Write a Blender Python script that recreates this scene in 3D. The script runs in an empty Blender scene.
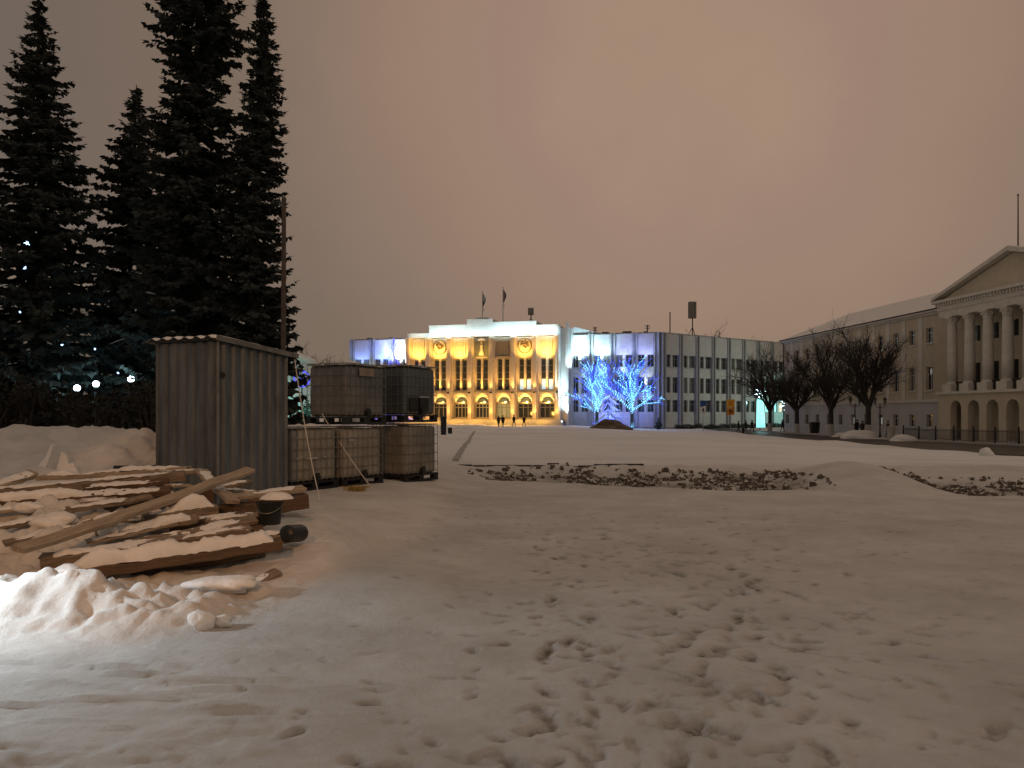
import bpy, bmesh, math, random
import numpy as np
from mathutils import Vector, Matrix, Euler
R = math.radians
S = bpy.context.scene
COL = S.collection
F = 788.0          # focal length in pixels of the photograph
HZ = 414.0         # horizon row
CAMZ = 1.6

# ------------------------------------------------------------------ terrain
def _hash(ix, iy, seed):
    ix = ix.astype(np.int64); iy = iy.astype(np.int64)
    h = (ix*374761393 + iy*668265263 + seed*974711) & 0xffffffff
    h = ((h ^ (h >> 13)) * 1274126177) & 0xffffffff
    h = (h ^ (h >> 16)) & 0xffffffff
    return h.astype(np.float64)/4294967295.0
def vnoise(x, y, seed=0):
    x = np.asarray(x, float); y = np.asarray(y, float)
    ix = np.floor(x); iy = np.floor(y); fx = x-ix; fy = y-iy
    ux = fx*fx*fx*(fx*(fx*6-15)+10); uy = fy*fy*fy*(fy*(fy*6-15)+10)
    a = _hash(ix, iy, seed); b = _hash(ix+1, iy, seed); c = _hash(ix, iy+1, seed); d = _hash(ix+1, iy+1, seed)
    return (a*(1-ux)+b*ux)*(1-uy)+(c*(1-ux)+d*ux)*uy - 0.5
def fbm(x, y, seed=0, octv=4):
    s = 0; a = 1.0
    for i in range(octv):
        s = s + a*vnoise(x*(2.03**i)+i*17.3, y*(2.03**i)-i*9.1, seed+i*31); a *= 0.5
    return s
def _h1(ix, iy, seed):
    h = (ix*374761393 + iy*668265263 + seed*974711) & 0xffffffff
    h = ((h ^ (h >> 13)) * 1274126177) & 0xffffffff
    return (h ^ (h >> 16))/4294967295.0
def vn1(x, y, seed=0):
    ix = math.floor(x); iy = math.floor(y); fx = x-ix; fy = y-iy
    ux = fx*fx*(3-2*fx); uy = fy*fy*(3-2*fy)
    return (_h1(ix, iy, seed)*(1-ux)+_h1(ix+1, iy, seed)*ux)*(1-uy)+(_h1(ix, iy+1, seed)*(1-ux)+_h1(ix+1, iy+1, seed)*ux)*uy-0.5
def fbm1(x, y, seed=0, octv=4):
    s = 0; a = 1.0
    for i in range(octv): s += a*vn1(x*(2.03**i)+i*17.3, y*(2.03**i)-i*9.1, seed+i*31); a *= 0.5
    return s
def sst(x, a, b):
    t = np.clip((x-a)/(b-a), 0, 1)
    return t*t*(3-2*t)
def road_edge(y): return 22.7+0.08*y
def base(x, y):
    x = np.asarray(x, float); y = np.asarray(y, float)
    z = -0.4*sst(y, 30, 100) - 0.6*sst(x, 8, 27)*sst(y, 18, 48)
    z = z + 0.25*sst(-x, 0.2, 3.0)*sst(y, 6, 11.5)*(1-sst(y, 20, 45))
    return z
def trench(x):
    r = sst(x, 7.5, 9.0)
    return 18.9-2.4*sst(x, -1, 5)-1.2*r, 22.3-0.6*sst(x, 2, 6)-2.4*r
def on_road(x, y):
    e = road_edge(y); w = 36.2+0.01*y
    return ((x > e-0.3) & (x < w) & (y > 20) & (y < 150))
def height(x, y):
    x = np.asarray(x, float); y = np.asarray(y, float)
    z = base(x, y)
    near = 1-sst(y, 25, 60)
    # front snow bank that carries the lumber
    toe = 5.35 + 0.9*sst(x, -2.5, -1.75) + 2.6*sst(x, -1.95, -1.45) + 0.25*fbm(x*0.9, y*0.9, 5, 2)
    m = sst(y, toe, toe+0.95)*(1-sst(x, -2.2, -1.0))
    back = 1-0.45*sst(y, 9.3, 11.5)
    lump = 0.20*fbm(x*2.1, y*2.1, 11, 4) + 0.12*np.abs(fbm(x*4.3+2, y*4.3, 12, 3)) + 0.05*fbm(x*9, y*9, 13, 2)
    core = 0.09 + 0.20*sst(y, 6.6, 8.8) + 0.13*np.exp(-((y-6.1)/0.42)**2)*sst(-x, 2.1, 3.1)
    lump = lump*(0.5+0.5*sst(-x, 2.2, 3.1)) + 0.11*np.abs(fbm(x*5.5, y*5.5, 14, 3)) - 0.03
    m = m*(1-sst(y, 9.4, 10.6)*sst(x, -5.2, -4.4))
    z = z + m*back*(core*(1-sst(x, -2.6, -1.5)*0.45) + lump*(1-0.75*sst(y, 6.5, 7.2)*sst(x, -4.3, -3.6)))
    z = z + m*(0.17*sst(-x, 3.35, 4.0)*sst(y, 6.5, 7.5)*(1-sst(y, 8.4, 9.2)) + 0.09*sst(-x, 2.7, 3.5)*np.exp(-((y-6.1)/0.42)**2))
    # low tongue of snow to the right of the pile
    z = z + 0.16*np.exp(-((x+1.55)/0.75)**2-((y-7.6)/1.0)**2) + 0.07*np.exp(-((x+0.9)/0.5)**2-((y-7.0)/0.8)**2)
    # rear bank before the spruces
    ridge = np.exp(-((y-14.2-0.4*np.sin(x*0.7))/1.9)**2)*sst(-x, 4.9, 6.0)
    z = z + ridge*(0.62+0.22*fbm(x*0.8, y*0.8, 21, 4)+0.10*fbm(x*3, y*3, 22, 3))
    z = z + 0.33*np.exp(-((x+6.0)/0.7)**2-((y-13.2)/0.6)**2)*(1+0.9*fbm(x*4, y*4, 23, 3))
    z = z + 0.3*sst(-x, 5, 8)*sst(y, 10, 12)*(1-sst(y, 16, 40))
    # broad undulation of the trampled square
    fl = (1-sst(-x, 1.2, 2.4)*sst(y, 5, 6))
    z = z + near*0.030*fbm(x*0.9, y*0.9, 31, 3)*fl + 0.008*near*fbm(x*5, y*5, 32, 3)
    z = z + sst(y, 24, 40)*0.10*fbm(x*0.16, y*0.10, 33, 3)
    # ruts on the left in front
    rut = sst(-x, 0.4, 1.6)*sst(y, 3.0, 3.6)*(1-sst(y, 5.0, 5.5))
    z = z + rut*(0.016*fbm(x*0.8, y*4.5, 41, 3)+0.085*np.maximum(0, fbm(x*1.3, y*13, 42, 3)-0.10)+0.03*fbm(x*6, y*12, 43, 3)*sst(fbm(x*0.8, y*2, 44, 2), 0, 0.3))
    # trench with rubble
    lo_, hi_ = trench(x)
    t = sst(y, lo_, lo_+0.9)*(1-sst(y, hi_-0.5, hi_+0.2))
    gap = sst(x, 6.2, 7.4)*(1-sst(x, 8.7, 9.7))
    tx = sst(x, -1.4, 0.4)
    z = z - 0.15*t*tx*(1-gap)
    z = z + 0.46*np.exp(-((y-19.0)/1.9)**2)*np.exp(-((x-8.15)/1.15)**2)
    z = z + 0.10*np.exp(-((y-22.8)/0.5)**2)*tx*(1-gap)*(1+1.2*fbm(x*1.5, y*1.5, 51, 3))
    # ridge of shovelled snow on the far side of the road
    z = z + 0.45*np.exp(-((x-37.3)/0.6)**2)*sst(y, 60, 80)*np.maximum(0, 0.25+fbm(x*0.6, y*0.35, 61, 3))
    z = z + 0.12*np.exp(-((x-road_edge(y)+0.9)/0.5)**2)*sst(y, 25, 45)*(1+1.3*fbm(x, y*0.5, 62, 3))
    z = np.where(on_road(x, y), base(x, y)-0.10, z)
    return z
def H(x, y): return float(height(np.array([x]), np.array([y]))[0])
def P(px, py, Y): return Vector(((px-512)/F*Y, Y, CAMZ+(HZ-py)/F*Y))

# ------------------------------------------------------------------ materials
MATS = {}
def mat(name, c, rough=0.8, metal=0.0, var=0.25, scale=6.0, bump=0.0, bscale=40.0, emit=None, estr=0.0, spec=0.3, c2=None, trans=0.0, alpha=1.0, stretch=None, detail=6):
    if name in MATS: return MATS[name]
    m = bpy.data.materials.new(name); m.use_nodes = True
    nt = m.node_tree; N = nt.nodes; L = nt.links
    b = N['Principled BSDF']
    b.inputs['Roughness'].default_value = rough
    b.inputs['Metallic'].default_value = metal
    b.inputs['Specular IOR Level'].default_value = spec
    if emit:
        b.inputs['Emission Color'].default_value = (*emit, 1); b.inputs['Emission Strength'].default_value = estr
    tc = N.new('ShaderNodeTexCoord'); src = tc.outputs['Object']
    if stretch:
        mp = N.new('ShaderNodeMapping'); mp.inputs['Scale'].default_value = stretch
        L.new(src, mp.inputs['Vector']); src = mp.outputs['Vector']
    n = N.new('ShaderNodeTexNoise'); n.inputs['Scale'].default_value = scale; n.inputs['Detail'].default_value = detail
    n.inputs['Roughness'].default_value = 0.65
    L.new(src, n.inputs['Vector'])
    cr = N.new('ShaderNodeValToRGB')
    a = c2 if c2 else tuple(v*(1-var) for v in c)
    e = c if c2 else tuple(min(1, v*(1+var)) for v in c)
    cr.color_ramp.elements[0].position = 0.32; cr.color_ramp.elements[1].position = 0.68
    cr.color_ramp.elements[0].color = (*a, 1); cr.color_ramp.elements[1].color = (*e, 1)
    L.new(n.outputs['Fac'], cr.inputs['Fac']); L.new(cr.outputs['Color'], b.inputs['Base Color'])
    if trans: b.inputs['Transmission Weight'].default_value = trans
    if alpha < 1: b.inputs['Alpha'].default_value = alpha
    if bump:
        n2 = N.new('ShaderNodeTexNoise'); n2.inputs['Scale'].default_value = bscale; n2.inputs['Detail'].default_value = 5
        L.new(src, n2.inputs['Vector'])
        bp = N.new('ShaderNodeBump'); bp.inputs['Strength'].default_value = bump; bp.inputs['Distance'].default_value = 0.03
        L.new(n2.outputs['Fac'], bp.inputs['Height']); L.new(bp.outputs['Normal'], b.inputs['Normal'])
    MATS[name] = m
    return m

def snow_material():
    m = bpy.data.materials.new('trodden_snow'); m.use_nodes = True
    nt = m.node_tree; N = nt.nodes; L = nt.links; b = N['Principled BSDF']
    b.inputs['Roughness'].default_value = 0.72; b.inputs['Specular IOR Level'].default_value = 0.25
    tc = N.new('ShaderNodeTexCoord')
    def noise(sc, det=5, rough=0.6):
        n = N.new('ShaderNodeTexNoise'); n.inputs['Scale'].default_value = sc; n.inputs['Detail'].default_value = det
        n.inputs['Roughness'].default_value = rough; L.new(tc.outputs['Object'], n.inputs['Vector']); return n
    n1 = noise(0.8, 10, 0.72); cr = N.new('ShaderNodeValToRGB')
    cr.color_ramp.elements[0].position = 0.3; cr.color_ramp.elements[1].position = 0.7
    cr.color_ramp.elements[0].color = (0.50, 0.475, 0.44, 1); cr.color_ramp.elements[1].color = (0.74, 0.72, 0.69, 1)
    L.new(n1.outputs['Fac'], cr.inputs['Fac'])
    at = N.new('ShaderNodeAttribute'); at.attribute_name = 'dirt'
    n3 = noise(9, 6, 0.7)
    mul = N.new('ShaderNodeMath'); mul.operation = 'MULTIPLY'
    mr = N.new('ShaderNodeMapRange'); mr.inputs['From Min'].default_value = 0.3; mr.inputs['From Max'].default_value = 0.62
    L.new(n3.outputs['Fac'], mr.inputs['Value']); L.new(mr.outputs['Result'], mul.inputs[0]); L.new(at.outputs['Fac'], mul.inputs[1])
    mix = N.new('ShaderNodeMix'); mix.data_type = 'RGBA'
    fr = N.new('ShaderNodeAttribute'); fr.attribute_name = 'spill_lift'
    fm = N.new('ShaderNodeMix'); fm.data_type = 'RGBA'; L.new(fr.outputs['Fac'], fm.inputs['Factor']); L.new(cr.outputs['Color'], fm.inputs[6]); fm.inputs[7].default_value = (0.86, 0.86, 0.87, 1)  # floodlight spill on the far square, put into the snow colour
    L.new(mul.outputs[0], mix.inputs['Factor']); L.new(fm.outputs[2], mix.inputs[6]); mix.inputs[7].default_value = (0.13, 0.10, 0.075, 1)
    L.new(mix.outputs[2], b.inputs['Base Color'])
    n4 = noise(7, 9, 0.75); n5 = noise(60, 4, 0.65)
    add = N.new('ShaderNodeMath'); add.operation = 'MULTIPLY_ADD'; add.inputs[1].default_value = 0.12
    L.new(n5.outputs['Fac'], add.inputs[0]); L.new(n4.outputs['Fac'], add.inputs[2])
    bp = N.new('ShaderNodeBump'); bp.inputs['Strength'].default_value = 0.55; bp.inputs['Distance'].default_value = 0.05
    L.new(add.outputs[0], bp.inputs['Height']); L.new(bp.outputs['Normal'], b.inputs['Normal'])
    return m
def dusted_material(name, c, c2, thr=0.55):
    """earth or rubble with snow lying on the faces that look up"""
    m = bpy.data.materials.new(name); m.use_nodes = True
    nt = m.node_tree; N = nt.nodes; L = nt.links; b = N['Principled BSDF']
    b.inputs['Roughness'].default_value = 0.9
    tc = N.new('ShaderNodeTexCoord'); g = N.new('ShaderNodeNewGeometry'); sp = N.new('ShaderNodeSeparateXYZ')
    L.new(g.outputs['Normal'], sp.inputs[0])
    n = N.new('ShaderNodeTexNoise'); n.inputs['Scale'].default_value = 7; n.inputs['Detail'].default_value = 6
    L.new(tc.outputs['Object'], n.inputs['Vector'])
    add = N.new('ShaderNodeMath'); add.operation = 'MULTIPLY_ADD'; add.inputs[1].default_value = 0.9
    L.new(n.outputs['Fac'], add.inputs[0]); L.new(sp.outputs['Z'], add.inputs[2])
    mr = N.new('ShaderNodeMapRange'); mr.inputs['From Min'].default_value = thr+0.45; mr.inputs['From Max'].default_value = thr+0.7
    L.new(add.outputs[0], mr.inputs['Value'])
    mix = N.new('ShaderNodeMix'); mix.data_type = 'RGBA'; mix.inputs[6].default_value = (*c, 1); mix.inputs[7].default_value = (*c2, 1)
    L.new(mr.outputs['Result'], mix.inputs['Factor']); L.new(mix.outputs[2], b.inputs['Base Color'])
    return m
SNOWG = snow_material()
SNOW = mat('fresh_snow', (0.76, 0.75, 0.73), 0.7, var=0.06, scale=5, bump=0.5, bscale=18)
WOOD = mat('weathered_wood', (0.30, 0.235, 0.17), 0.75, c2=(0.11, 0.082, 0.058), scale=4, stretch=(1.0, 9, 9), bump=0.3, bscale=14)
WOOD2 = mat('pale_wood', (0.43, 0.36, 0.275), 0.75, c2=(0.22, 0.175, 0.13), scale=4, stretch=(1.0, 9, 9), bump=0.3, bscale=14)
WOOD3 = mat('dark_wet_wood', (0.15, 0.095, 0.055), 0.7, c2=(0.07, 0.045, 0.028), scale=5, stretch=(1.0, 9, 9), bump=0.3, bscale=14)
BLACK = mat('black_plastic', (0.018, 0.02, 0.02), 0.35, var=0.2)
IRON = mat('dark_iron', (0.02, 0.02, 0.022), 0.5, metal=0.3, var=0.3)
GALV = mat('galvanised_tube', (0.22, 0.21, 0.19), 0.5, metal=0.5, var=0.25, scale=12)
SHEET = mat('dull_corrugated_sheet', (0.155, 0.18, 0.20), 0.5, metal=0.35, c2=(0.070, 0.082, 0.092), scale=1.6, stretch=(3, 3, 0.7), bump=0.12, bscale=30)
ROOFSHEET = mat('painted_roof_sheet', (0.15, 0.155, 0.155), 0.5, metal=0.3, var=0.3, scale=4)
TANK = mat('cloudy_tank_plastic', (0.35, 0.325, 0.275), 0.36, c2=(0.20, 0.185, 0.16), scale=2.2, bump=0.15, bscale=6)
TANK2 = mat('grey_tank_plastic', (0.12, 0.14, 0.145), 0.30, c2=(0.078, 0.092, 0.095), scale=2.2, bump=0.15, bscale=6)
TANK3 = mat('brown_tank_plastic', (0.19, 0.20, 0.20), 0.30, c2=(0.105, 0.112, 0.115), scale=2.2, bump=0.15, bscale=6)
TANK4 = mat('dusty_tank_plastic', (0.29, 0.27, 0.225), 0.35, c2=(0.16, 0.15, 0.13), scale=2.2, bump=0.15, bscale=6)
SHRUB = mat('shrub_leaves', (0.03, 0.03, 0.024), 0.9, c2=(0.014, 0.014, 0.012), scale=2)
PLATE = mat('blank_metal_plate', (0.45, 0.44, 0.42), 0.4, metal=0.5, var=0.2)
NEEDLE = mat('spruce_needles', (0.055, 0.067, 0.061), 0.9, c2=(0.028, 0.034, 0.031), scale=1.5, spec=0.1)
BARK = mat('dark_bark', (0.05, 0.04, 0.032), 0.95, var=0.4, scale=8, bump=0.4, bscale=20)
BARK2 = mat('lime_bark', (0.045, 0.04, 0.034), 0.95, var=0.3, scale=8)
WHITEWASH = mat('whitewashed_bark', (0.42, 0.40, 0.37), 0.9, var=0.2, scale=6)
CONC = mat('pale_concrete_cladding', (0.50, 0.50, 0.49), 0.75, var=0.10, scale=1.2)
CONC2 = mat('grey_concrete_fin', (0.36, 0.37, 0.37), 0.8, var=0.12, scale=1.5)
CONCD = mat('dark_recess_wall', (0.14, 0.14, 0.14), 0.8, var=0.15)
GLASS = mat('dark_window_glass', (0.03, 0.033, 0.036), 0.12, var=0.2, spec=0.5)
GLASS2 = mat('curtained_window', (0.10, 0.10, 0.095), 0.3, var=0.2, spec=0.5)
FRAME = mat('grey_window_frame', (0.25, 0.25, 0.25), 0.5, var=0.15)
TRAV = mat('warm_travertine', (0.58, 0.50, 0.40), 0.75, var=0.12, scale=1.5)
TRAVD = mat('darker_travertine', (0.40, 0.34, 0.27), 0.8, var=0.12, scale=1.5)  # darker tone of the travertine for lintels, plinths and back wall
YELLOWW = mat('ochre_stucco', (0.54, 0.485, 0.385), 0.9, var=0.10, scale=0.8)
GREYW = mat('grey_stucco', (0.48, 0.48, 0.48), 0.9, var=0.10, scale=0.8)
WTRIM = mat('white_stucco_trim', (0.64, 0.62, 0.57), 0.85, var=0.10, scale=1.5)
ASPH = mat('wet_slushy_asphalt', (0.035, 0.032, 0.03), 0.45, c2=(0.10, 0.09, 0.08), scale=0.6, bump=0.3, bscale=6)
KERB = mat('granite_kerb', (0.40, 0.385, 0.36), 0.8, var=0.2)
EARTH = dusted_material('frozen_earth', (0.075, 0.05, 0.032), (0.30, 0.25, 0.2), 0.85)
RUB = dusted_material('broken_asphalt_rubble', (0.13, 0.10, 0.078), (0.55, 0.51, 0.46), 0.55)
ROPE = mat('white_rope', (0.6, 0.57, 0.52), 0.8, var=0.1)
SKIN = mat('skin', (0.45, 0.28, 0.2), 0.6, var=0.1)
def em(name, c, s): return mat(name, (0.4, 0.4, 0.4), 0.5, emit=c, estr=s)
LED_C = em('cyan_white_led', (0.20, 0.62, 1.0), 6.5)
LED_B = em('blue_led', (0.03, 0.10, 1.0), 3.0)
LED_W = em('cool_white_lamp', (0.65, 0.9, 1.0), 12.0)
LED_B2 = em('deep_blue_led', (0.02, 0.05, 0.9), 1.2)
WIN_LIT = em('lit_cool_window', (0.75, 0.95, 0.9), 0.75)
WIN_WARM = em('lit_warm_window', (1.0, 0.75, 0.45), 0.9)
WIN_TEAL = em('lit_teal_window', (0.35, 1.0, 0.95), 1.1)
WIN_GREEN = em('lit_green_window', (0.35, 0.75, 0.35), 0.10)

# ------------------------------------------------------------------ mesh helpers
class MB:
    def __init__(s): s.v = []; s.f = []; s.mi = []; s.cur = 0
    def add(s, vs, fs):
        o = len(s.v); s.v.extend([tuple(v) for v in vs])
        for f in fs: s.f.append([i+o for i in f]); s.mi.append(s.cur)
        return s
    def box(s, x0, x1, y0, y1, z0, z1, T=None):
        vs = [Vector((x, y, z)) for z in (z0, z1) for y in (y0, y1) for x in (x0, x1)]
        if T is not None: vs = [T(v) if callable(T) else T @ v for v in vs]
        return s.add(vs, [(0,2,3,1),(4,5,7,6),(0,1,5,4),(2,6,7,3),(0,4,6,2),(1,3,7,5)])
    def tube(s, pts, r, n=6, cap=True):
        pts = [Vector(p) for p in pts]; k = len(pts)
        rs = r if isinstance(r, (list, tuple)) else [r]*k
        o = len(s.v); up = None
        for i, p in enumerate(pts):
            d = (pts[min(i+1, k-1)]-pts[max(i-1, 0)])
            if d.length < 1e-9: d = Vector((0, 0, 1))
            d.normalize()
            if up is None: up = d.orthogonal().normalized()
            else:
                up = up - d*up.dot(d)
                up = up.normalized() if up.length > 1e-6 else d.orthogonal().normalized()
            w = d.cross(up)
            for j in range(n):
                a = 2*math.pi*j/n
                s.v.append(tuple(p+(up*math.cos(a)+w*math.sin(a))*rs[i]))
        for i in range(k-1):
            for j in range(n):
                s.f.append([o+i*n+j, o+i*n+(j+1) % n, o+(i+1)*n+(j+1) % n, o+(i+1)*n+j]); s.mi.append(s.cur)
        if cap and n > 2:
            s.f.append([o+j for j in reversed(range(n))]); s.mi.append(s.cur)
            s.f.append([o+(k-1)*n+j for j in range(n)]); s.mi.append(s.cur)
        return s
    def lathe(s, prof, c=(0, 0, 0), n=16, sx=1, sy=1):
        o = len(s.v); k = len(prof)
        for r, z in prof:
            for j in range(n):
                a = 2*math.pi*j/n
                s.v.append((c[0]+r*sx*math.cos(a), c[1]+r*sy*math.sin(a), c[2]+z))
        for i in range(k-1):
            for j in range(n):
                s.f.append([o+i*n+j, o+i*n+(j+1) % n, o+(i+1)*n+(j+1) % n, o+(i+1)*n+j]); s.mi.append(s.cur)
        s.f.append([o+j for j in reversed(range(n))]); s.mi.append(s.cur)
        s.f.append([o+(k-1)*n+j for j in range(n)]); s.mi.append(s.cur)
        return s
    def prism(s, poly, d0, d1, T):
        """poly = [(a, z)], extruded from depth d0 to d1; T(a, depth, z) -> point"""
        n = len(poly)
        vs = [T(a, d0, z) for a, z in poly]+[T(a, d1, z) for a, z in poly]
        fs = [list(range(n)), list(reversed(range(n, 2*n)))]
        fs += [[i, i+n, (i+1) % n+n, (i+1) % n] for i in range(n)]
        return s.add(vs, fs)
    def sphere(s, c, r, nu=10, nv=6, sq=(1, 1, 1)):
        return s.lathe([(max(1e-3, r*math.sin(math.pi*i/nv)), -r*sq[2]*math.cos(math.pi*i/nv)) for i in range(nv+1)], c, nu, sq[0], sq[1])
    def build(s, name, m, parent=None, smooth=False, bevel=0):
        me = bpy.data.meshes.new(name); me.from_pydata(s.v, [], s.f)
        for x in (m if isinstance(m, (list, tuple)) else [m]): me.materials.append(x)
        if any(s.mi): me.polygons.foreach_set('material_index', s.mi)
        bm = bmesh.new(); bm.from_mesh(me)
        bmesh.ops.recalc_face_normals(bm, faces=bm.faces)
        if bevel: bmesh.ops.bevel(bm, geom=list(bm.edges), offset=bevel, segments=2, affect='EDGES', profile=0.5)
        bm.to_mesh(me); bm.free()
        if smooth: me.polygons.foreach_set('use_smooth', [True]*len(me.polygons))
        me.update()
        o = bpy.data.objects.new(name, me); COL.objects.link(o)
        if parent is not None: o.parent = parent
        return o
def tag(o, label=None, cat=None, group=None, kind=None):
    if label: o['label'] = label
    if cat: o['category'] = cat
    if group: o['group'] = group
    if kind: o['kind'] = kind
    return o
def thing(name, label, cat, loc=(0, 0, 0), rz=0.0, group=None):
    o = bpy.data.objects.new(name, None); COL.objects.link(o)
    o.location = loc; o.rotation_euler = (0, 0, rz); o.empty_display_size = 0.3
    return tag(o, label, cat, group)
def copy_tree(o, parent=None):
    c = o.copy(); COL.objects.link(c); c.parent = parent
    for ch in list(o.children): copy_tree(ch, c)
    return c
def spot(loc, target, e, c, deg=70, blend=0.8, rad=0.12):
    l = bpy.data.lights.new('spot_lamp', 'SPOT'); l.energy = e; l.color = c; l.spot_size = R(deg); l.spot_blend = blend; l.shadow_soft_size = rad
    o = bpy.data.objects.new('spot_lamp', l); COL.objects.link(o); o.location = loc
    o.rotation_euler = (Vector(target)-Vector(loc)).to_track_quat('-Z', 'Y').to_euler()
    return o
def point(loc, e, c, rad=0.2):
    l = bpy.data.lights.new('point_lamp', 'POINT'); l.energy = e; l.color = c; l.shadow_soft_size = rad
    o = bpy.data.objects.new('point_lamp', l); COL.objects.link(o); o.location = loc
    return o

# ------------------------------------------------------------------ camera, sky, sun
cam = bpy.data.cameras.new('camera'); co = bpy.data.objects.new('camera', cam); COL.objects.link(co)
co.location = (0, 0, CAMZ); co.rotation_euler = (R(90), 0, 0)
cam.sensor_width = 36; cam.lens = 36*F/1024; cam.shift_y = (HZ-384)/1024; cam.clip_end = 5000; cam.clip_start = 0.05
S.camera = co
S.view_settings.view_transform = 'Standard'; S.view_settings.look = 'None'; S.view_settings.exposure = 0; S.view_settings.gamma = 1
W = bpy.data.worlds.new('World'); S.world = W; W.use_nodes = True
nt = W.node_tree; N = nt.nodes; L = nt.links
bg = N['Background']
sky = N.new('ShaderNodeTexSky'); sky.sky_type = 'NISHITA'; sky.sun_disc = False; sky.sun_elevation = R(50); sky.sun_rotation = R(115)
tc = N.new('ShaderNodeTexCoord')
dot = N.new('ShaderNodeVectorMath'); dot.operation = 'DOT_PRODUCT'
gd = Vector((0.20, 0.90, 0.39)).normalized(); dot.inputs[1].default_value = gd
L.new(tc.outputs['Generated'], dot.inputs[0])
cn = N.new('ShaderNodeTexNoise'); cn.inputs['Scale'].default_value = 3.0; cn.inputs['Detail'].default_value = 7; cn.inputs['Roughness'].default_value = 0.62
L.new(tc.outputs['Generated'], cn.inputs['Vector'])
ad = N.new('ShaderNodeMath'); ad.operation = 'MULTIPLY_ADD'; ad.inputs[1].default_value = 0.05
L.new(cn.outputs['Fac'], ad.inputs[0]); L.new(dot.outputs['Value'], ad.inputs[2])
mr = N.new('ShaderNodeMapRange'); mr.inputs['From Min'].default_value = -0.975; mr.inputs['From Max'].default_value = 1.025
L.new(ad.outputs[0], mr.inputs['Value'])
cr = N.new('ShaderNodeValToRGB'); el = cr.color_ramp.elements
def srgb(r, g, b): return tuple(((v/255)/12.92 if v < 10 else ((v/255+0.055)/1.055)**2.4) for v in (r, g, b))+(1,)
el[0].position = 0.0; el[0].color = srgb(137, 120, 106)
el[1].position = 1.0; el[1].color = srgb(165, 138, 116)
for p_, c_ in ((0.55, (135, 119, 106)), (0.72, (124, 108, 97)), (0.875, (113, 99, 88)), (0.9065, (119, 102, 89)), (0.9365, (122, 105, 90)), (0.9585, (138, 117, 101)), (0.9705, (147, 122, 104)), (0.981, (155, 129, 109)), (0.99, (155, 128, 112))):
    e = el.new(p_); e.color = srgb(*c_)
L.new(mr.outputs['Result'], cr.inputs['Fac'])
sm = N.new('ShaderNodeMix'); sm.data_type = 'RGBA'; sm.blend_type = 'ADD'; sm.inputs['Factor'].default_value = 0.002
L.new(cr.outputs['Color'], sm.inputs[6]); L.new(sky.outputs['Color'], sm.inputs[7])
L.new(sm.outputs[2], bg.inputs['Color']); bg.inputs['Strength'].default_value = 1.0
sun = bpy.data.lights.new('sun', 'SUN'); sun.energy = 0.19; sun.angle = R(22); sun.color = (1, 0.76, 0.52)
so = bpy.data.objects.new('sun', sun); COL.objects.link(so)
so.rotation_euler = (-Vector((0.62, -0.30, 0.72))).to_track_quat('-Z', 'Y').to_euler()
S.render.engine = 'CYCLES'
S.cycles.use_denoising = True
try: S.cycles.denoiser = 'OPENIMAGEDENOISE'
except Exception: pass
S.cycles.max_bounces = 5; S.cycles.diffuse_bounces = 3; S.cycles.glossy_bounces = 2; S.cycles.transmission_bounces = 3
S.cycles.sample_clamp_indirect = 4; S.cycles.caustics_reflective = False; S.cycles.caustics_refractive = False
S.cycles.use_light_tree = True

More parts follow.
